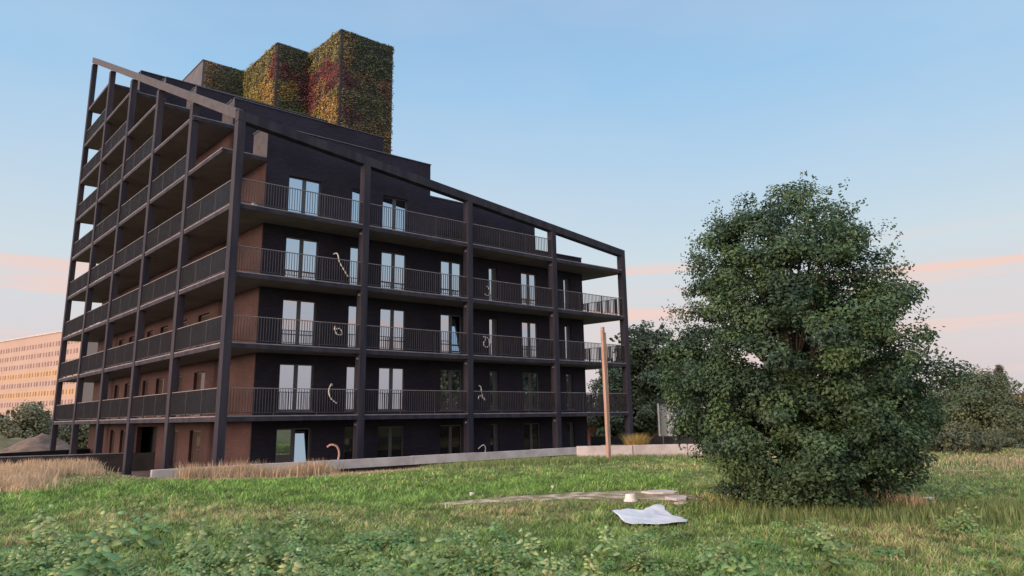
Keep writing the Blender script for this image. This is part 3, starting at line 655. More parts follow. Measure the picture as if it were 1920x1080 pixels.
far_tree('willow', (44.4, -12.2, 0), 6.0, 3.6, 'pale olive willow-like tree at the right edge behind the big tree', c1=(.065, .095, .05), c2=(.15, .18, .09), ncl=230, nl=170, ls=.085, seed=17, group=GR, sprigs=60)
far_tree('willow', (49.6, -10.9, 0), 4.7, 1.9, 'lower olive tree right of the willow, below the conifer', c1=(.07, .095, .055), c2=(.14, .165, .085), ncl=130, nl=150, ls=.085, seed=19, group=GR)
# conifer
def conifer(base, H, label):
    t = empty('conifer', base, label, 'tree', GR); rg = np.random.default_rng(4); CP = []; NP = []
    for i in range(60):
        z = .15*H+(i/60)*.85*H; r = (1-(z/H))*H*.24+.12; 
        for q in range(5):
            th = rg.random()*6.28; n = 45; s = rg.random(n); p = np.stack([np.cos(th)*s*r, np.sin(th)*s*r, z-s*r*.28+0*s], 1)+rg.normal(size=(n, 3))*.1; CP.append(p)
            nn = rg.normal(size=(n, 3))+np.array([0, 0, 1]); NP.append(nn/np.linalg.norm(nn, axis=1)[:, None])
    P_ = np.concatenate(CP); c = np.array([.10, .11, .085])*rg.uniform(.6, 1.4, size=(len(P_), 1))
    V, Fc, C = leafmesh(P_, np.concatenate(NP), rg.uniform(.05, .10, len(P_)), c, asp=.3); mesh_obj('crown', V+np.array(base), Fc, MT['leaf'], t, cols=C)
    MB().tube([base, (base[0], base[1], base[2]+H*.97)], [.16, .02], 6).build('trunk', MT['bark'], t)
conifer((60.9, -9.1, 0), 6.7, 'dark pointed conifer rising behind the olive trees at the right edge')
def bush(base, h, rx, label, cat='bush', group='bushes along the field edge', c1=(.07, .085, .05), c2=(.15, .16, .075), seed=1, ls=.07, ncl=80, nl=80):
    t = empty('bush', base, label, cat, group); prof = [(.02, rx*.8), (.4*h, rx), (.75*h, rx*.7), (h, rx*.2)]
    V, Fc, C, cen = crown(prof, base, ncl, nl, ls, c1, c2, (h*.16, h*.3), seed=seed, shell=.5, sprigs=40)
    mesh_obj('crown', V, Fc, MT['leaf'], t, cols=C)
    m = MB()
    for c in cen[:14]: m.tube([Vector(base), Vector(base)+Vector(c)], [.035, .008], 4, cap=False)
    m.build('stems', MT['bark'], t); return t
bush((23.8, -17.6, .9), 1.5, 1.8, 'dark green bush just right of the big tree at the field edge', seed=31)
bush((29.4, -17.6, .7), 1.5, 2.2, 'low dark bush at the field edge, between the first bush and the picture edge', seed=32)
bush((33.2, -18.4, .55), 1.75, 2.2, 'dark bush at the field edge, farthest right of the bushes', seed=33)
bush((27.0, -14.9, .8), 2.0, 2.2, 'taller brownish bush behind the row of dark bushes at the right', seed=34, c1=(.12, .10, .065), c2=(.2, .17, .09))
GL = 'bushes beyond the left end of the building'
bush((-2.6, 68, .2), 5.3, 3.6, 'grey-green bush with pale blossom-like leaves at the far left, under the peach apartment block', group=GL, seed=41, ls=.16, c1=(.11, .13, .07), c2=(.22, .22, .13), ncl=110)
bush((3.2, 66, .2), 5.0, 4.2, 'green bush behind the far left column of the dark building', group=GL, seed=42, ls=.14, ncl=110)
bush((9.5, 66, .2), 4.6, 4.4, 'green bush seen through the ground floor openings at the far left', group=GL, seed=43, ls=.14, ncl=110)
bush((-9.5, 70, .2), 4.8, 4.2, 'bush cut by the left picture edge below the peach apartment block', group=GL, seed=44, ls=.15, ncl=90, c1=(.1, .11, .06), c2=(.26, .25, .15))
# dirt mound
def mound(name, c, rx, ry, h, m, seed):
    V = []; n = 22; k = 44
    for i in range(n+1):
        r = i/n
        for j in range(k):
            th = 2*math.pi*j/k; x = c[0]+math.cos(th)*rx*r; y = c[1]+math.sin(th)*ry*r
            z = c[2]+h*max(0, 1-r)**1.1*(1+.4*noise.noise(Vector((x*.7, y*.7, seed))))-.06*(r > .98)
            V.append((x, y, z))
    Fc = [(i*k+j, (i+1)*k+j, (i+1)*k+(j+1) % k, i*k+(j+1) % k) for i in range(n) for j in range(k)]
    o = mesh_obj(name, V, Fc, m, smooth=True); tag(o, kind='structure'); return o
MT['dirt'] = mat('brown_dirt', (.10, .075, .06), (.17, .125, .10), 1.5, .95, .1, .8, 6)
MT['drygr'] = mat('dry_slope', (.13, .11, .06), (.22, .175, .11), 1.1, .95, .1, .8, 8)
mound('hill', (-2.6, 49, .3), 3.8, 4, 1.95, MT['dirt'], 1)
mound('hill', (-7.5, 55, .2), 7, 5, 2.9, MT['drygr'], 2)
mound('hill', (7.5, 52, .2), 7, 4, 1.7, MT['dirt'], 3)

# ------------------------------------------------------------------ far buildings
# peach apartment block
def RY(u, v, D):
    d_ = F*1+R*((u-960)/1261.95)-U*((v-540)/1261.95); fh = Vector((F.x, F.y, 0)).normalized(); return CAM+d_*(D/d_.dot(fh))
A1 = Vector((13.6, 194.2)); A0 = Vector((-10.7, 265.0))       # near right end, far left end of its facade
dirA = (A0-A1).normalized(); nrmA = Vector((-dirA.y, dirA.x)); 
if nrmA.dot(Vector((CAM.x, CAM.y))-A1) < 0: nrmA = -nrmA
LA = 75
fa = lambda a, b_: (A1.x+dirA.x*a-nrmA.x*b_, A1.y+dirA.y*a-nrmA.y*b_)
AB = empty('apartment_block', (A1.x, A1.y, 0), 'long pale peach apartment block with rows of small windows, far away at the left', 'building')
MT['peach'] = mat('peach_render', (.35, .265, .23), (.38, .29, .25), .1, .9, .1)
MT['orange'] = mat('orange_render', (.40, .275, .165), (.43, .295, .18), .1, .9, .1)
MT['farwin'] = mat('far_window', (.13, .085, .075), (.18, .11, .095), 2, .4, .4)
HA = 29.6
MB().fbox(fa, 0, LA, 0, 12, 0, HA).build('wall', MT['peach'], AB)
rows = [(HA-3.9-2.85*i) for i in range(9)]
for i in (3, 5): MB().fbox(fa, .01, LA-.01, -.03, -.002, rows[i]-.55, rows[i]+1.75).build('wall_band', MT['orange'], AB)
MB().fbox(fa, -.3, LA+.3, -.3, 12.3, HA, HA+.35).build('roof_edge', MT['concrete'], AB)
wins = []; a = 1.2; c = 0
while a < LA-2:
    for r_ in rows: wins.append((a, r_, .62 if c % 3 else .95))
    a += 1.95 if c % 2 else 1.75; c += 1
wins.sort(key=lambda q: (q[0] > 34, -q[1], q[0]))
vis = [q for q in wins if 6 < q[0] < 34][:100]; vs = set(vis); rest = MB()
for q in wins:
    if q in vs: MB().fbox(fa, q[0], q[0]+q[2], -.05, -.034, q[1], q[1]+1.35).build('window', MT['farwin'], AB)
    else: rest.fbox(fa, q[0], q[0]+q[2], -.05, -.034, q[1], q[1]+1.35)
o = rest.build('windows', MT['farwin'], AB); o['kind'] = 'stuff'
# pink low house seen behind the post
PH = empty('pink_house', (43.4, 20.5, 0), 'low salmon pink house with a flat grey roof behind the wooden post', 'house')
pa_ = Vector((39.5, 23.2)); dp_ = (Vector((46.0, 18.1))-pa_).normalized(); np2 = Vector((dp_.y, -dp_.x))
fp = lambda a, b_: (pa_.x+dp_.x*a-np2.x*b_, pa_.y+dp_.y*a-np2.y*b_)
MT['salmon'] = mat('salmon_render', (.52, .25, .22), (.6, .31, .27), .6, .9, .1); MT['cream'] = mat('cream_render', (.55, .42, .37), (.6, .48, .43), .6, .9, .1)
MB().fbox(fp, 0, 5.3, 0, 6, 0, 3.35).build('wall', MT['salmon'], PH); MB().fbox(fp, 5.31, 7.4, 0, 6, 0, 3.35).build('wall', MT['cream'], PH)
MB().fbox(fp, -.3, 7.7, -.35, 6.3, 3.36, 3.75).build('roof', MT['coping'], PH); MB().fbox(fp, 2.2, 5.0, -1.6, -.02, 2.05, 2.2).build('canopy', MT['coping'], PH)
MB().fbox(fp, 5.9, 6.6, -.03, -.003, 1.0, 2.2).build('window', MT['pane'], PH)
# white house behind the trees
WH = empty('white_house', (38.5, -1.0, 0), 'small white house glimpsed left of the big tree, behind the barrier wall', 'house')
q0 = RY(1252, 800, 54); q1 = RY(1292, 800, 54); dq = (Vector((q1.x, q1.y))-Vector((q0.x, q0.y))).normalized(); nq = Vector((dq.y, -dq.x)); WH.location = (q0.x, q0.y, 0)
fw = lambda a, b_: (q0.x+dq.x*a-nq.x*b_, q0.y+dq.y*a-nq.y*b_)
MT['whiter'] = mat('white_render', (.62, .58, .54), (.7, .66, .62), .6, .9, .1); MT['teal'] = mat('teal_sheet', (.22, .33, .34), (.27, .38, .38), .6, .5, .3)
MB().fbox(fw, 0, 5.5, 0, 5, 0, 4.0).build('wall', MT['whiter'], WH); MB().fbox(fw, -.2, 5.7, -.3, 5.2, 4.01, 4.25).build('roof', MT['coping'], WH)
MB().fbox(fw, .9, 1.5, -.03, -.002, 1.9, 3.3).build('window', MT['pane'], WH)
m = MB().prism([fw(1.0, -1.3), fw(2.9, -1.3), fw(2.9, -.05), fw(1.0, -.05)], [1.62, 1.25, 1.75, 2.1], [1.72, 1.35, 1.85, 2.2]); m.build('awning', MT['teal'], WH)
q = RY(1237, 822, 50); m = MB().tube([(q.x, q.y, 0), (q.x, q.y, 3.85)], .06, 8); o = m.build('white_pole', MT['white'], origin=(q.x, q.y, 0)); tag(o, 'thin white pole in front of the small white house', 'pole')
# long dark hedge fence behind
hf = MB(); e0 = RY(1108, 830, 48); e1 = RY(1420, 830, 44)
d_ = Vector((e1.x-e0.x, e1.y-e0.y)).normalized(); n_ = Vector((d_.y, -d_.x))
fh_ = lambda a, b_: (e0.x+d_.x*a-n_.x*b_, e0.y+d_.y*a-n_.y*b_)
Lf = (Vector((e1.x, e1.y))-Vector((e0.x, e0.y))).length
FN = empty('dark_fence', (e0.x, e0.y, 0), 'long low dark fence behind the pale barrier wall, before the white and pink houses', 'fence')
for i in range(int(Lf/2.5)+1):
    a = i*2.5; MB().fbox(fh_, a+.03, min(Lf, a+2.47), 0, .05, .1, 1.62).build('fence_panel', MT['concdark'], FN); MB().fbox(fh_, a-.03, a+.028, -.02, .07, 0, 1.7).build('fence_post', MT['coping'], FN)
# red roofed house far right
RH = empty('red_roofed_house', (0, 0, 0), 'red brick house with an orange tiled roof at the right picture edge behind the trees', 'house')
q0 = RY(1886, 790, 88); q1 = RY(2010, 790, 88); RH.location = (q0.x, q0.y, 0); dq2 = (Vector((q1.x, q1.y))-Vector((q0.x, q0.y))).normalized(); nq2 = Vector((dq2.y, -dq2.x))
q0r = Vector((q0.x, q0.y)); fr_ = lambda a, b_: (q0r.x+dq2.x*a-nq2.x*b_, q0r.y+dq2.y*a-nq2.y*b_)
MT['redbrick'] = mat('red_brick', (.36, .12, .09), (.44, .17, .12), 1, .9, .1); MT['redtile'] = mat('orange_tile', (.55, .17, .08), (.65, .24, .11), 1, .8, .2)
MB().fbox(fr_, 0, 9, 0, 6, 0, 3.3).build('wall', MT['redbrick'], RH)
pr = [fr_(-.4, -.4), fr_(9.4, -.4), fr_(9.4, 6.4), fr_(-.4, 6.4)]
rm = MB(); rm.v = [(*pr[0], 3.3), (*pr[1], 3.3), (*pr[2], 3.3), (*pr[3], 3.3), (*fr_(.4, 3), 5.0), (*fr_(8.6, 3), 5.0)]; rm.f = [(0, 1, 5, 4), (2, 3, 4, 5), (1, 2, 5), (3, 0, 4), (3, 2, 1, 0)]
rf = rm.build('roof', MT['redtile'], RH); c = fr_(2.2, 3); MB().box(c[0]-.25, c[0]+.25, c[1]-.25, c[1]+.25, 4.6, 5.9).build('chimney', MT['redbrick'], rf)
for a in (1.2, 3.6, 6.0): 
    wd = MB().fbox(fr_, a, a+.9, -.06, -.003, 1.3, 2.6).build('window', MT['whiter'], RH); MB().fbox(fr_, a+.1, a+.8, -.08, -.062, 1.4, 2.5).build('pane', MT['pane'], wd)
# distant tree belt closing the horizon
def belt(name, pts, h, seed, c1=(.09, .11, .075), c2=(.15, .17, .10), n=26000):
    rg = np.random.default_rng(seed); P_ = []; 
    L_ = [Vector(p) for p in pts]
    t = rg.random(n)*(len(L_)-1); i = t.astype(int).clip(0, len(L_)-2); f_ = t-i
    A_ = np.array([tuple(p) for p in L_]); xy = A_[i]*(1-f_[:, None])+A_[i+1]*f_[:, None]; 
    hh = np.array([h*(.7+.6*abs(noise.noise(Vector((x*.05, y*.05, seed))))+.35*noise.noise(Vector((x*.21, y*.21, seed)))) for x, y in xy])
    z = rg.random(n)**.8*hh; p = np.column_stack([xy+rg.normal(size=(n, 2))*(1.8*(1.2-z/h*.7)).clip(.2)[:, None], z])
    nn = rg.normal(size=(n, 3))+np.array([0, 0, .7]); nn /= np.linalg.norm(nn, axis=1)[:, None]; k = rg.random((n, 1))*.5+np.array([[.5*(noise.noise(Vector((a*.3, b_*.3, c_*.4)))+.5)] for a, b_, c_ in p])
    V, Fc, C = leafmesh(p, nn, rg.uniform(.2, .6, n), np.array(c1)*(1-k)+np.array(c2)*k); return mesh_obj(name, V, Fc, MT['leaf'], cols=C)
o = belt('woodland', [(30, 62), (55, 48), (85, 20), (105, -10), (115, -60)], 2.6, 3, n=38000); tag(o, 'hazy belt of trees closing the view beyond the field on the right', 'trees', kind='stuff')
o = belt('woodland', [(-60, 110), (-20, 115), (20, 112), (60, 95)], 5.5, 6, n=20000); tag(o, 'low belt of trees in the far left distance under the peach block', 'trees', kind='stuff')
o = belt('woodland', [(48, -58), (75, -66), (100, -72), (140, -70)], 12.5, 9, n=26000); tag(o, 'tree belt across the meadow, mirrored in the lower right windows', 'trees', kind='stuff')

# ------------------------------------------------------------------ things on the meadow
# white sheet
def inside(px, py, poly):
    c = False; j = len(poly)-1
    for i in range(len(poly)):
        if (poly[i][1] > py) != (poly[j][1] > py) and px < (poly[j][0]-poly[i][0])*(py-poly[i][1])/(poly[j][1]-poly[i][1])+poly[i][0]: c = not c
        j = i
    return c
outline = [(0.82, -20.66), (1.2, -20.68), (1.41, -20.79), (1.72, -20.72), (1.94, -20.75), (1.68, -21.15), (1.41, -21.75), (1.15, -21.88), (0.74, -21.64), (0.46, -21.29)]
k = 16; V = []; Fc = []; op = []; cxy = Vector((1.15, -21.2))
for i in range(len(outline)):
    a, b_ = Vector(outline[i]), Vector(outline[(i+1) % len(outline)])
    for t in (0, .2, .4, .6, .8): q = a.lerp(b_, t); op.append(q+Vector((.02*math.sin(i*3+t*9), .02*math.cos(i*5+t*7))))
for i in range(k+1):
    for q in op:
        p = cxy.lerp(q, i/k); l, dd = p.x, p.y
        z = gz(l, dd)+.05+.016*noise.noise(Vector((l*4, dd*4, 1)))+.008*noise.noise(Vector((l*10, dd*10, 2)))+.04*math.exp(-((l-1.86)**2+(dd+20.8)**2)/.05)+.14*max(0, dd+21.2)
        V.append((l, dd, z))
q = len(op)
for i in range(k):
    for j in range(q): Fc.append((i*q+j, (i+1)*q+j, (i+1)*q+(j+1) % q, i*q+(j+1) % q))
sh = mesh_obj('plastic_sheet', V, Fc, MT['plastic'], origin=(cxy.x, cxy.y, 1.3), smooth=True); tag(sh, 'crumpled white plastic sheet lying flat in the grass left of the big tree', 'sheet')
so_ = sh.modifiers.new('s', 'SOLIDIFY'); so_.thickness = .006
# white tub on bare soil
bx, by = 2.56, -19.48; bz = gz(bx, by)
tb = empty('overturned_tub', (bx, by, bz), 'small white overturned tub on the bare pale track, behind the plastic sheet', 'tub')
def frust(b, x, y, z0, z1, r0, r1, k=20):
    b.tube([(x, y, z0), (x, y, (z0+z1)/2), (x, y, z1-.01), (x, y, z1)], [r0, (r0+r1)/2, r1, r1*.93], k)
m = MB(); frust(m, bx, by, bz+.02, bz+.15, .125, .10); m.build('tub_body', MT['white'], tb, smooth=False)
m = MB(); m.tube([(bx, by, bz+.012), (bx, by, bz+.04)], .138, 20); m.build('rim', MT['white'], tb)
def slab(name, l, dep, w_, d2, h_, rot, label, cat, m='concrete', group=None):
    x, y = l, dep; z = gz(x, y)-.01; b = MB(); rgx = random.Random(int(l*100))
    pts = [(math.cos(a+rot)*w_*rgx.uniform(.8, 1.1), math.sin(a+rot)*d2*rgx.uniform(.8, 1.1)) for a in np.linspace(0, 6.283, 8)[:-1]]
    b.prism([(x+rv.x*a+fv.x*c_, y+rv.y*a+fv.y*c_) for a, c_ in pts], z, [z+h_*rgx.uniform(.8, 1.2) for _ in pts]); o = b.build(name, MT[m], origin=(x, y, z)); tag(o, label, cat, group)
    bvm = o.modifiers.new('b', 'BEVEL'); bvm.width = .01; return o
slab('broken_slab', 4.1, -18.95, .40, .30, .06, .2, 'flat broken concrete slab behind and right of the white tub', 'concrete slab', group='broken concrete slabs on the bare track')
slab('broken_slab', 3.62, -19.75, .26, .25, .07, .9, 'flat broken concrete slab farthest right on the bare track, above the plastic sheet', 'concrete slab', group='broken concrete slabs on the bare track')
slab('broken_slab', 3.13, -20.25, .16, .14, .05, .5, 'small broken slab piece nearest to the right end of the plastic sheet', 'concrete slab', group='broken concrete slabs on the bare track')
slab('litter_scrap', 1.05, -16.22, .06, .05, .08, .1, 'small white scrap in the grass at the left end of the bare track', 'litter', 'white')
slab('litter_scrap', 2.92, -16.78, .035, .03, .12, .1, 'tiny upright white scrap behind the middle of the bare track', 'litter', 'white')
slab('litter_scrap', 5.14, -20.33, .10, .07, .06, .1, 'white scrap at the lower left of the big tree, right of the sheet', 'litter', 'white')
slab('litter_scrap', 5.4, -20.88, .08, .06, .09, .4, 'white lump in the shade under the big tree', 'litter', 'white')
slab('litter_scrap', 6.96, -23.14, .13, .05, .05, .3, 'flat white scrap in the grass right of the big tree', 'litter', 'white')
slab('litter_scrap', 6.08, -24.33, .07, .05, .05, .2, 'pair-sized white scrap nearest the right picture edge', 'litter', 'white')
slab('litter_board', 7.7, -24.14, .14, .04, .05, .2, 'short pinkish board lying in the grass near the right picture edge', 'board', 'wood')
slab('litter_board', 14.18, -21.24, .6, .06, .05, .05, 'long thin pale plank lying at the dry field edge right of the big tree', 'plank', 'woodside')

# ------------------------------------------------------------------ grass and weeds
def smooth_noise(x, y, s, o): return np.array([noise.noise(Vector((a*s, b_*s, o))) for a, b_ in zip(x, y)])
def sample_field(n, dmin, dmax, power, seed, latk=.80):
    rg = np.random.default_rng(seed); u = rg.random(n); q = 1-power
    dep = (dmin**q+u*(dmax**q-dmin**q))**(1/q); lat = (rg.random(n)*2-1)*dep*latk+rg.normal(size=n)*.3
    x = CAM.x+rv.x*lat+fv.x*dep; y = CAM.y+rv.y*lat+fv.y*dep; return rg, x, y, lat, dep
def blades(name, x, y, z, hgt, wid, cols, rg, lean=.5, droop=.3):
    n = len(x); th = rg.random(n)*6.283; dx = np.cos(th); dy = np.sin(th); px, py = -dy, dx
    lx = dx*hgt*lean*rg.random(n); ly = dy*hgt*lean*rg.random(n)
    B0 = np.column_stack([x, y, z]); P = np.column_stack([px, py, np.zeros(n)])*wid[:, None]*.5
    mid = B0+np.column_stack([lx*.35, ly*.35, hgt*.55]); tip = B0+np.column_stack([lx*(1+droop), ly*(1+droop), hgt])
    V = np.stack([B0-P, B0+P, mid+P*.8, mid-P*.8, tip], 1).reshape(-1, 3); b = np.arange(n)*5
    Fc = np.concatenate([np.stack([b, b+1, b+2], 1), np.stack([b, b+2, b+3], 1), np.stack([b+3, b+2, b+4], 1)])
    return mesh_obj(name, V, Fc, MT['grass'], cols=np.repeat(cols, 5, axis=0))
def notbuilding(x, y): return (y < -1.9) | (x < -3.6-.108*y)
rg, x, y, lat, dep = sample_field(360000, 5.0, 34, 1.1, 11)
keep = notbuilding(x, y)
# keep the pale track mostly bare
def intrack(x, y, sh_=0): return np.array([inside(a+fv.x*sh_, b_+fv.y*sh_, TRK) for a, b_ in zip(x, y)])
onsheet = np.array([inside(a, b_, outline) for a, b_ in zip(x, y)])
keep &= ~onsheet & ~(intrack(x, y) & (rg.random(len(x)) < .93-2.2*np.clip(smooth_noise(x, y, 1.6, 3.)+.05, 0, .4)))
x, y, lat, dep = x[keep], y[keep], lat[keep], dep[keep]; n = len(x)
z = np.array([gz(a, b_) for a, b_ in zip(x, y)])-.01
n1 = smooth_noise(x, y, .35, 1.); n2 = smooth_noise(x, y, 1.3, 5.); n3 = smooth_noise(x, y, 4., 9.)
dry = np.clip(.16+1.1*(n1+.5*n2)+.4*n3+.5*np.exp(-((dep-12.3)/1.6)**2)*(lat < 1), 0, 1)
band = np.clip((dep-21)/4, 0, 1)*(lat > 8)+np.clip((y+6.2)/2.0, 0, 1)*(x < 14)+np.clip((y+5)/2.5, 0, 1)*(x >= 14)*.6
farg = np.exp(-((dep-17.5)/3.0)**2)*(lat < 4)
dry = np.clip(dry*(1-.75*farg)+band*.85+.25*(lat > 4)*(dep < 20), 0, 1)
green = np.array([.25, .38, .10]); dark = np.array([.12, .19, .06]); straw = np.array([.50, .37, .21]); olive = np.array([.29, .28, .13])
k = rg.random((n, 1)); cols = dark*(1-k)+green*k
cols = cols*(1-.3*farg[:, None])+np.array([.17, .36, .05])*farg[:, None]*.6*k
isd = (rg.random(n) < dry*.6)[:, None]; cols = np.where(isd, olive*(1-k)+straw*k, cols)*rg.uniform(.8, 1.2, (n, 1))
hgt = rg.uniform(.02, .075, n)*(1+1.6*np.clip(n2+.15, 0, 1)+.5*farg+.4*band)*np.where(y > -5.5, .6, 1); wid = .004+.0011*dep*rg.uniform(.7, 1.3, n)
hgt = np.where(intrack(x, y, .7) | intrack(x, y, .3) | intrack(x, y), hgt*.4, hgt)
cols = cols*(1+.75*n3[:, None]+.5*n2[:, None]); g1 = blades('meadow_grass', x, y, z, hgt, wid, np.clip(cols, .01, .8), rg, lean=1.5, droop=.2); tag(g1, 'green and yellowing meadow grass covering the field', 'grass', kind='stuff')
# tall dry straw grass along the building foot and at the left
rg = np.random.default_rng(21); X = []; Y = []; H = []
def clump(cx, cy, r, n, h, sx=1.0):
    a = rg.normal(size=(n, 2))*r; X.append(cx+a[:, 0]*sx); Y.append(cy+a[:, 1]); H.append(h*rg.uniform(.45, 1.05, n))
for i in range(150):       # left foreground of the building
    dpx = rg.uniform(17.5, 28); lt = -dpx*rg.uniform(.60 if dpx > 23 else .69, .82); c_ = FD(lt, dpx); clump(c_[0], c_[1], rg.uniform(.18, .45), int(rg.uniform(70, 220)), rg.uniform(.2, .5) if dpx > 21.5 else rg.uniform(.2, .5))
for i in range(44): 
    cx = rg.uniform(-1.6, 4.0); clump(cx, -2.4+rg.uniform(-.6, .3), rg.uniform(.15, .4), int(rg.uniform(60, 260)), .35+.55*rg.random())
for i in range(24):
    cx = rg.uniform(3.2, 9); clump(cx, -2.9+rg.uniform(-.6, .3), .35, 60, .20)
for i in range(40):
    cx = rg.uniform(-2, 24); cy = -5.2-.33*max(0, cx-10)+rg.uniform(-2.6, .8); clump(cx, cy, .45, 110, .17)
for i in range(12):
    c_ = FD(rg.uniform(12, 17), rg.uniform(20, 24)); clump(c_[0], c_[1], .6, 120, .2)
for i in range(5):       # a tuft at the tree foot
    c_ = FD(rg.uniform(6.0, 6.9), rg.uniform(11.6, 12.2)); clump(c_[0], c_[1], .16, 60, .42)
x = np.concatenate(X); y = np.concatenate(Y); h = np.concatenate(H); kk = (y < -1.85) | (x < -3.4-.108*y); x, y, h = x[kk], y[kk], h[kk]
z = np.array([gz(a, b_) for a, b_ in zip(x, y)])-.02; dd = np.hypot(x-CAM.x, y-CAM.y)
k = rg.random((len(x), 1)); cols = (np.array([.49, .345, .22])*(1-k)+np.array([.70, .54, .36])*k)*rg.uniform(.7, 1.15, (len(x), 1))
g2 = blades('straw_grass', x, y, z, h, .004+.0007*dd, cols, rg, lean=.45, droop=.4); tag(g2, 'tall dry pinkish straw grass along the foot of the building and round the big tree', 'grass', kind='stuff')
# taller green grass in front of the wall
rg = np.random.default_rng(22); X = []; Y = []; H = []
for i in range(190):
    cx = rg.uniform(5, 21); cy = -8.0-.28*max(0, cx-8)+rg.uniform(-2.0, 1.0); clump(cx, cy, .35, 110, .26)
for i in range(60):
    c_ = FD(rg.uniform(3.6, 9.5), rg.uniform(10.6, 12.4)); clump(c_[0], c_[1], .25, 130, .26)
x = np.concatenate(X); y = np.concatenate(Y); h = np.concatenate(H); kk = (y < -1.85); x, y, h = x[kk], y[kk], h[kk]
z = np.array([gz(a, b_) for a, b_ in zip(x, y)])-.02; dd = np.hypot(x-CAM.x, y-CAM.y); k = rg.random((len(x), 1))
cols = (np.array([.14, .22, .07])*(1-k)+np.array([.27, .31, .13])*k)*rg.uniform(.7, 1.2, (len(x), 1))
g3 = blades('tall_green_grass', x, y, z, h, .004+.0009*dd, cols, rg, lean=.5); tag(g3, 'taller green grass tufts before the concrete wall and under the big tree', 'grass', kind='stuff')
# yellow feathery bush by the post
yb = empty('feathery_weed', (13.6, -9.7, 1.2), 'straw-yellow feathery weed clump right of the wooden post, against the barrier wall', 'weed')
rg = np.random.default_rng(5); n = 1500; th = rg.random(n)*6.28; r = rg.random(n)*.25
x = 13.6+np.cos(th)*r*1.3; y = -9.9+np.sin(th)*r; h = rg.uniform(.5, 1.15, n); cols = (np.array([.42, .30, .10])*rg.uniform(.6, 1.2, (n, 1)))
bl = blades('stems', x, y, np.full(n, 1.2), h, np.full(n, .022), cols, rg, lean=.55, droop=.6); bl.parent = yb; bl.matrix_parent_inverse = Matrix.Translation(-Vector(yb.location))

# broad-leaved weeds
def weed_geom(rg, h, nst, spread, ls, col):
    Vs = []; Fs = []; Cs = []; nb = 0; sv = MB()
    for s in range(nst):
        a = rg.random()*6.28; r = rg.random()*spread; bx_, by_ = math.cos(a)*r, math.sin(a)*r; hh = h*rg.uniform(.6, 1.1); lx, ly = rg.normal()*.12*hh, rg.normal()*.12*hh
        sv.tube([(bx_, by_, -.03), (bx_+lx*.4, by_+ly*.4, hh*.5), (bx_+lx, by_+ly, hh)], [.006, .005, .002], 4, cap=False)
        nn_ = int(6+hh*16)
        for i in range(nn_):
            t = .15+.85*i/nn_; c = Vector((bx_+lx*t, by_+ly*t, hh*t)); th = i*2.4+rg.random()*.8; L_ = ls*(1.15-.75*t)*rg.uniform(.7, 1.2); el = rg.uniform(-.35, .5)
            dv = Vector((math.cos(th)*math.cos(el), math.sin(th)*math.cos(el), math.sin(el))); sd = Vector((-math.sin(th), math.cos(th), 0)); up = dv.cross(sd)*-1
            q = c+dv*.02; wd = L_*.30; dr = Vector((0, 0, -L_*.22))
            pts = [q, q+dv*L_*.28+sd*wd*.8+up*.012, q+dv*L_*.28-up*.012, q+dv*L_*.28-sd*wd*.8+up*.012, q+dv*L_*.65+sd*wd*.75+dr*.4+up*.01, q+dv*L_*.65+dr*.4-up*.01, q+dv*L_*.65-sd*wd*.75+dr*.4+up*.01, q+dv*L_+dr]
            Vs += [tuple(p) for p in pts]; b = nb; Fs += [(b, b+2, b+1), (b, b+3, b+2), (b+1, b+2, b+4), (b+2, b+5, b+4), (b+2, b+3, b+5), (b+3, b+6, b+5), (b+4, b+5, b+7), (b+5, b+6, b+7)]; nb += 8
            cc = np.array(col)*rg.uniform(.65, 1.25)*np.array([rg.uniform(.85, 1.2), 1, rg.uniform(.7, 1.0)]); Cs += [cc]*8
    return np.array(Vs), np.array(Fs), np.array(Cs), sv
rg = np.random.default_rng(33)
variants = [weed_geom(rg, h_, ns, sp, l_, c_) for h_, ns, sp, l_, c_ in [(.34, 4, .12, .13, (.17, .27, .11)), (.24, 6, .18, .11, (.19, .30, .11)), (.16, 8, .2, .10, (.16, .26, .09)), (.42, 3, .08, .12, (.30, .40, .19)), (.12, 9, .22, .12, (.12, .22, .08))]]
AV = []; AF = []; AC = []; nb = 0
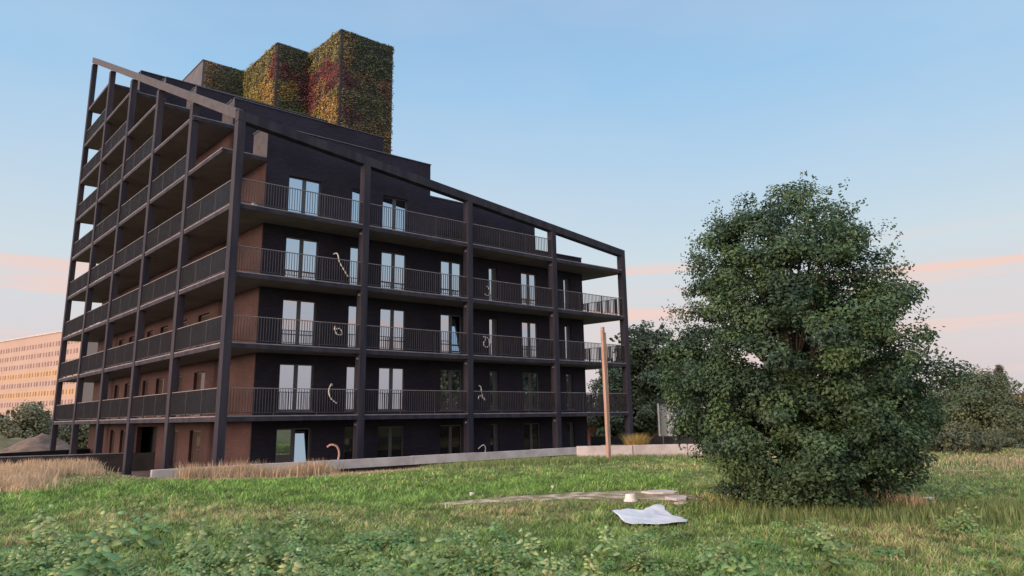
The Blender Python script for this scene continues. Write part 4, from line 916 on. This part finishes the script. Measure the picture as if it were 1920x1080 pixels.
def place(vi, x, y, s):
    global nb
    Vs, Fs, Cs, sv = variants[vi]; a = rg.random()*6.28; ca, sa = math.cos(a), math.sin(a)
    P = Vs*s; X_ = P[:, 0]*ca-P[:, 1]*sa+x; Y_ = P[:, 0]*sa+P[:, 1]*ca+y; Z_ = P[:, 2]+gz(x, y)
    AV.append(np.column_stack([X_, Y_, Z_])); AF.append(Fs+nb); AC.append(Cs*rg.uniform(.8, 1.2)*np.array([rg.uniform(.9, 1.25), 1, 1])); nb += len(Vs)
cnt = 0
while cnt < 850:
    dp_2 = rg.uniform(4.2, 12.0); lt = rg.uniform(-.85, .8)*dp_2
    den = max(0, 1-(dp_2-4.5)/6.5)*(1.25 if lt < -.1*dp_2 else .6 if lt < .3*dp_2 else .12)+.25*noise.noise(Vector((lt*.7, dp_2*.7, 4)))
    if rg.random() > den: continue
    x_, y_ = FD(lt, dp_2)
    if inside(x_, y_, TRK) or (Vector((x_, y_))-cxy).length < 1.15: continue
    vi = rg.choice([0, 1, 2, 3, 4], p=[.2, .27, .25, .08, .2]); place(vi, x_, y_, rg.uniform(.55, 1.05)); cnt += 1
for l_, d_2, v_, s_ in [(-6.5, 9.6, 3, 1.7), (-6.2, 9.4, 3, 1.4), (-5.2, 9.0, 3, 1.6), (-4.9, 9.2, 0, 1.8), (-3.9, 8.6, 3, 1.5), (-2.9, 8.2, 0, 1.6), (-4.4, 7.4, 0, 1.9), (-2.2, 6.9, 3, 1.4), (.15, 8.0, 3, 1.3), (1.05, 8.3, 3, 1.2), (1.3, 7.7, 0, 1.2), (3.4, 7.6, 0, 1.4), (2.3, 7.2, 1, 1.5), (2.1, 6.6, 1, 1.4), (-.9, 6.8, 0, 1.6), (8.4, 12.8, 1, 1.9), (8.1, 12.6, 1, 1.6), (-.6, 8.9, 3, 1.1)]:
    x_, y_ = FD(l_, d_2); place(v_, x_, y_, s_)
o = mesh_obj('weeds', np.concatenate(AV), np.concatenate(AF), MT['leaf'], cols=np.concatenate(AC)); tag(o, 'broad-leaved green weeds and nettles over the near meadow', 'weeds', kind='stuff')
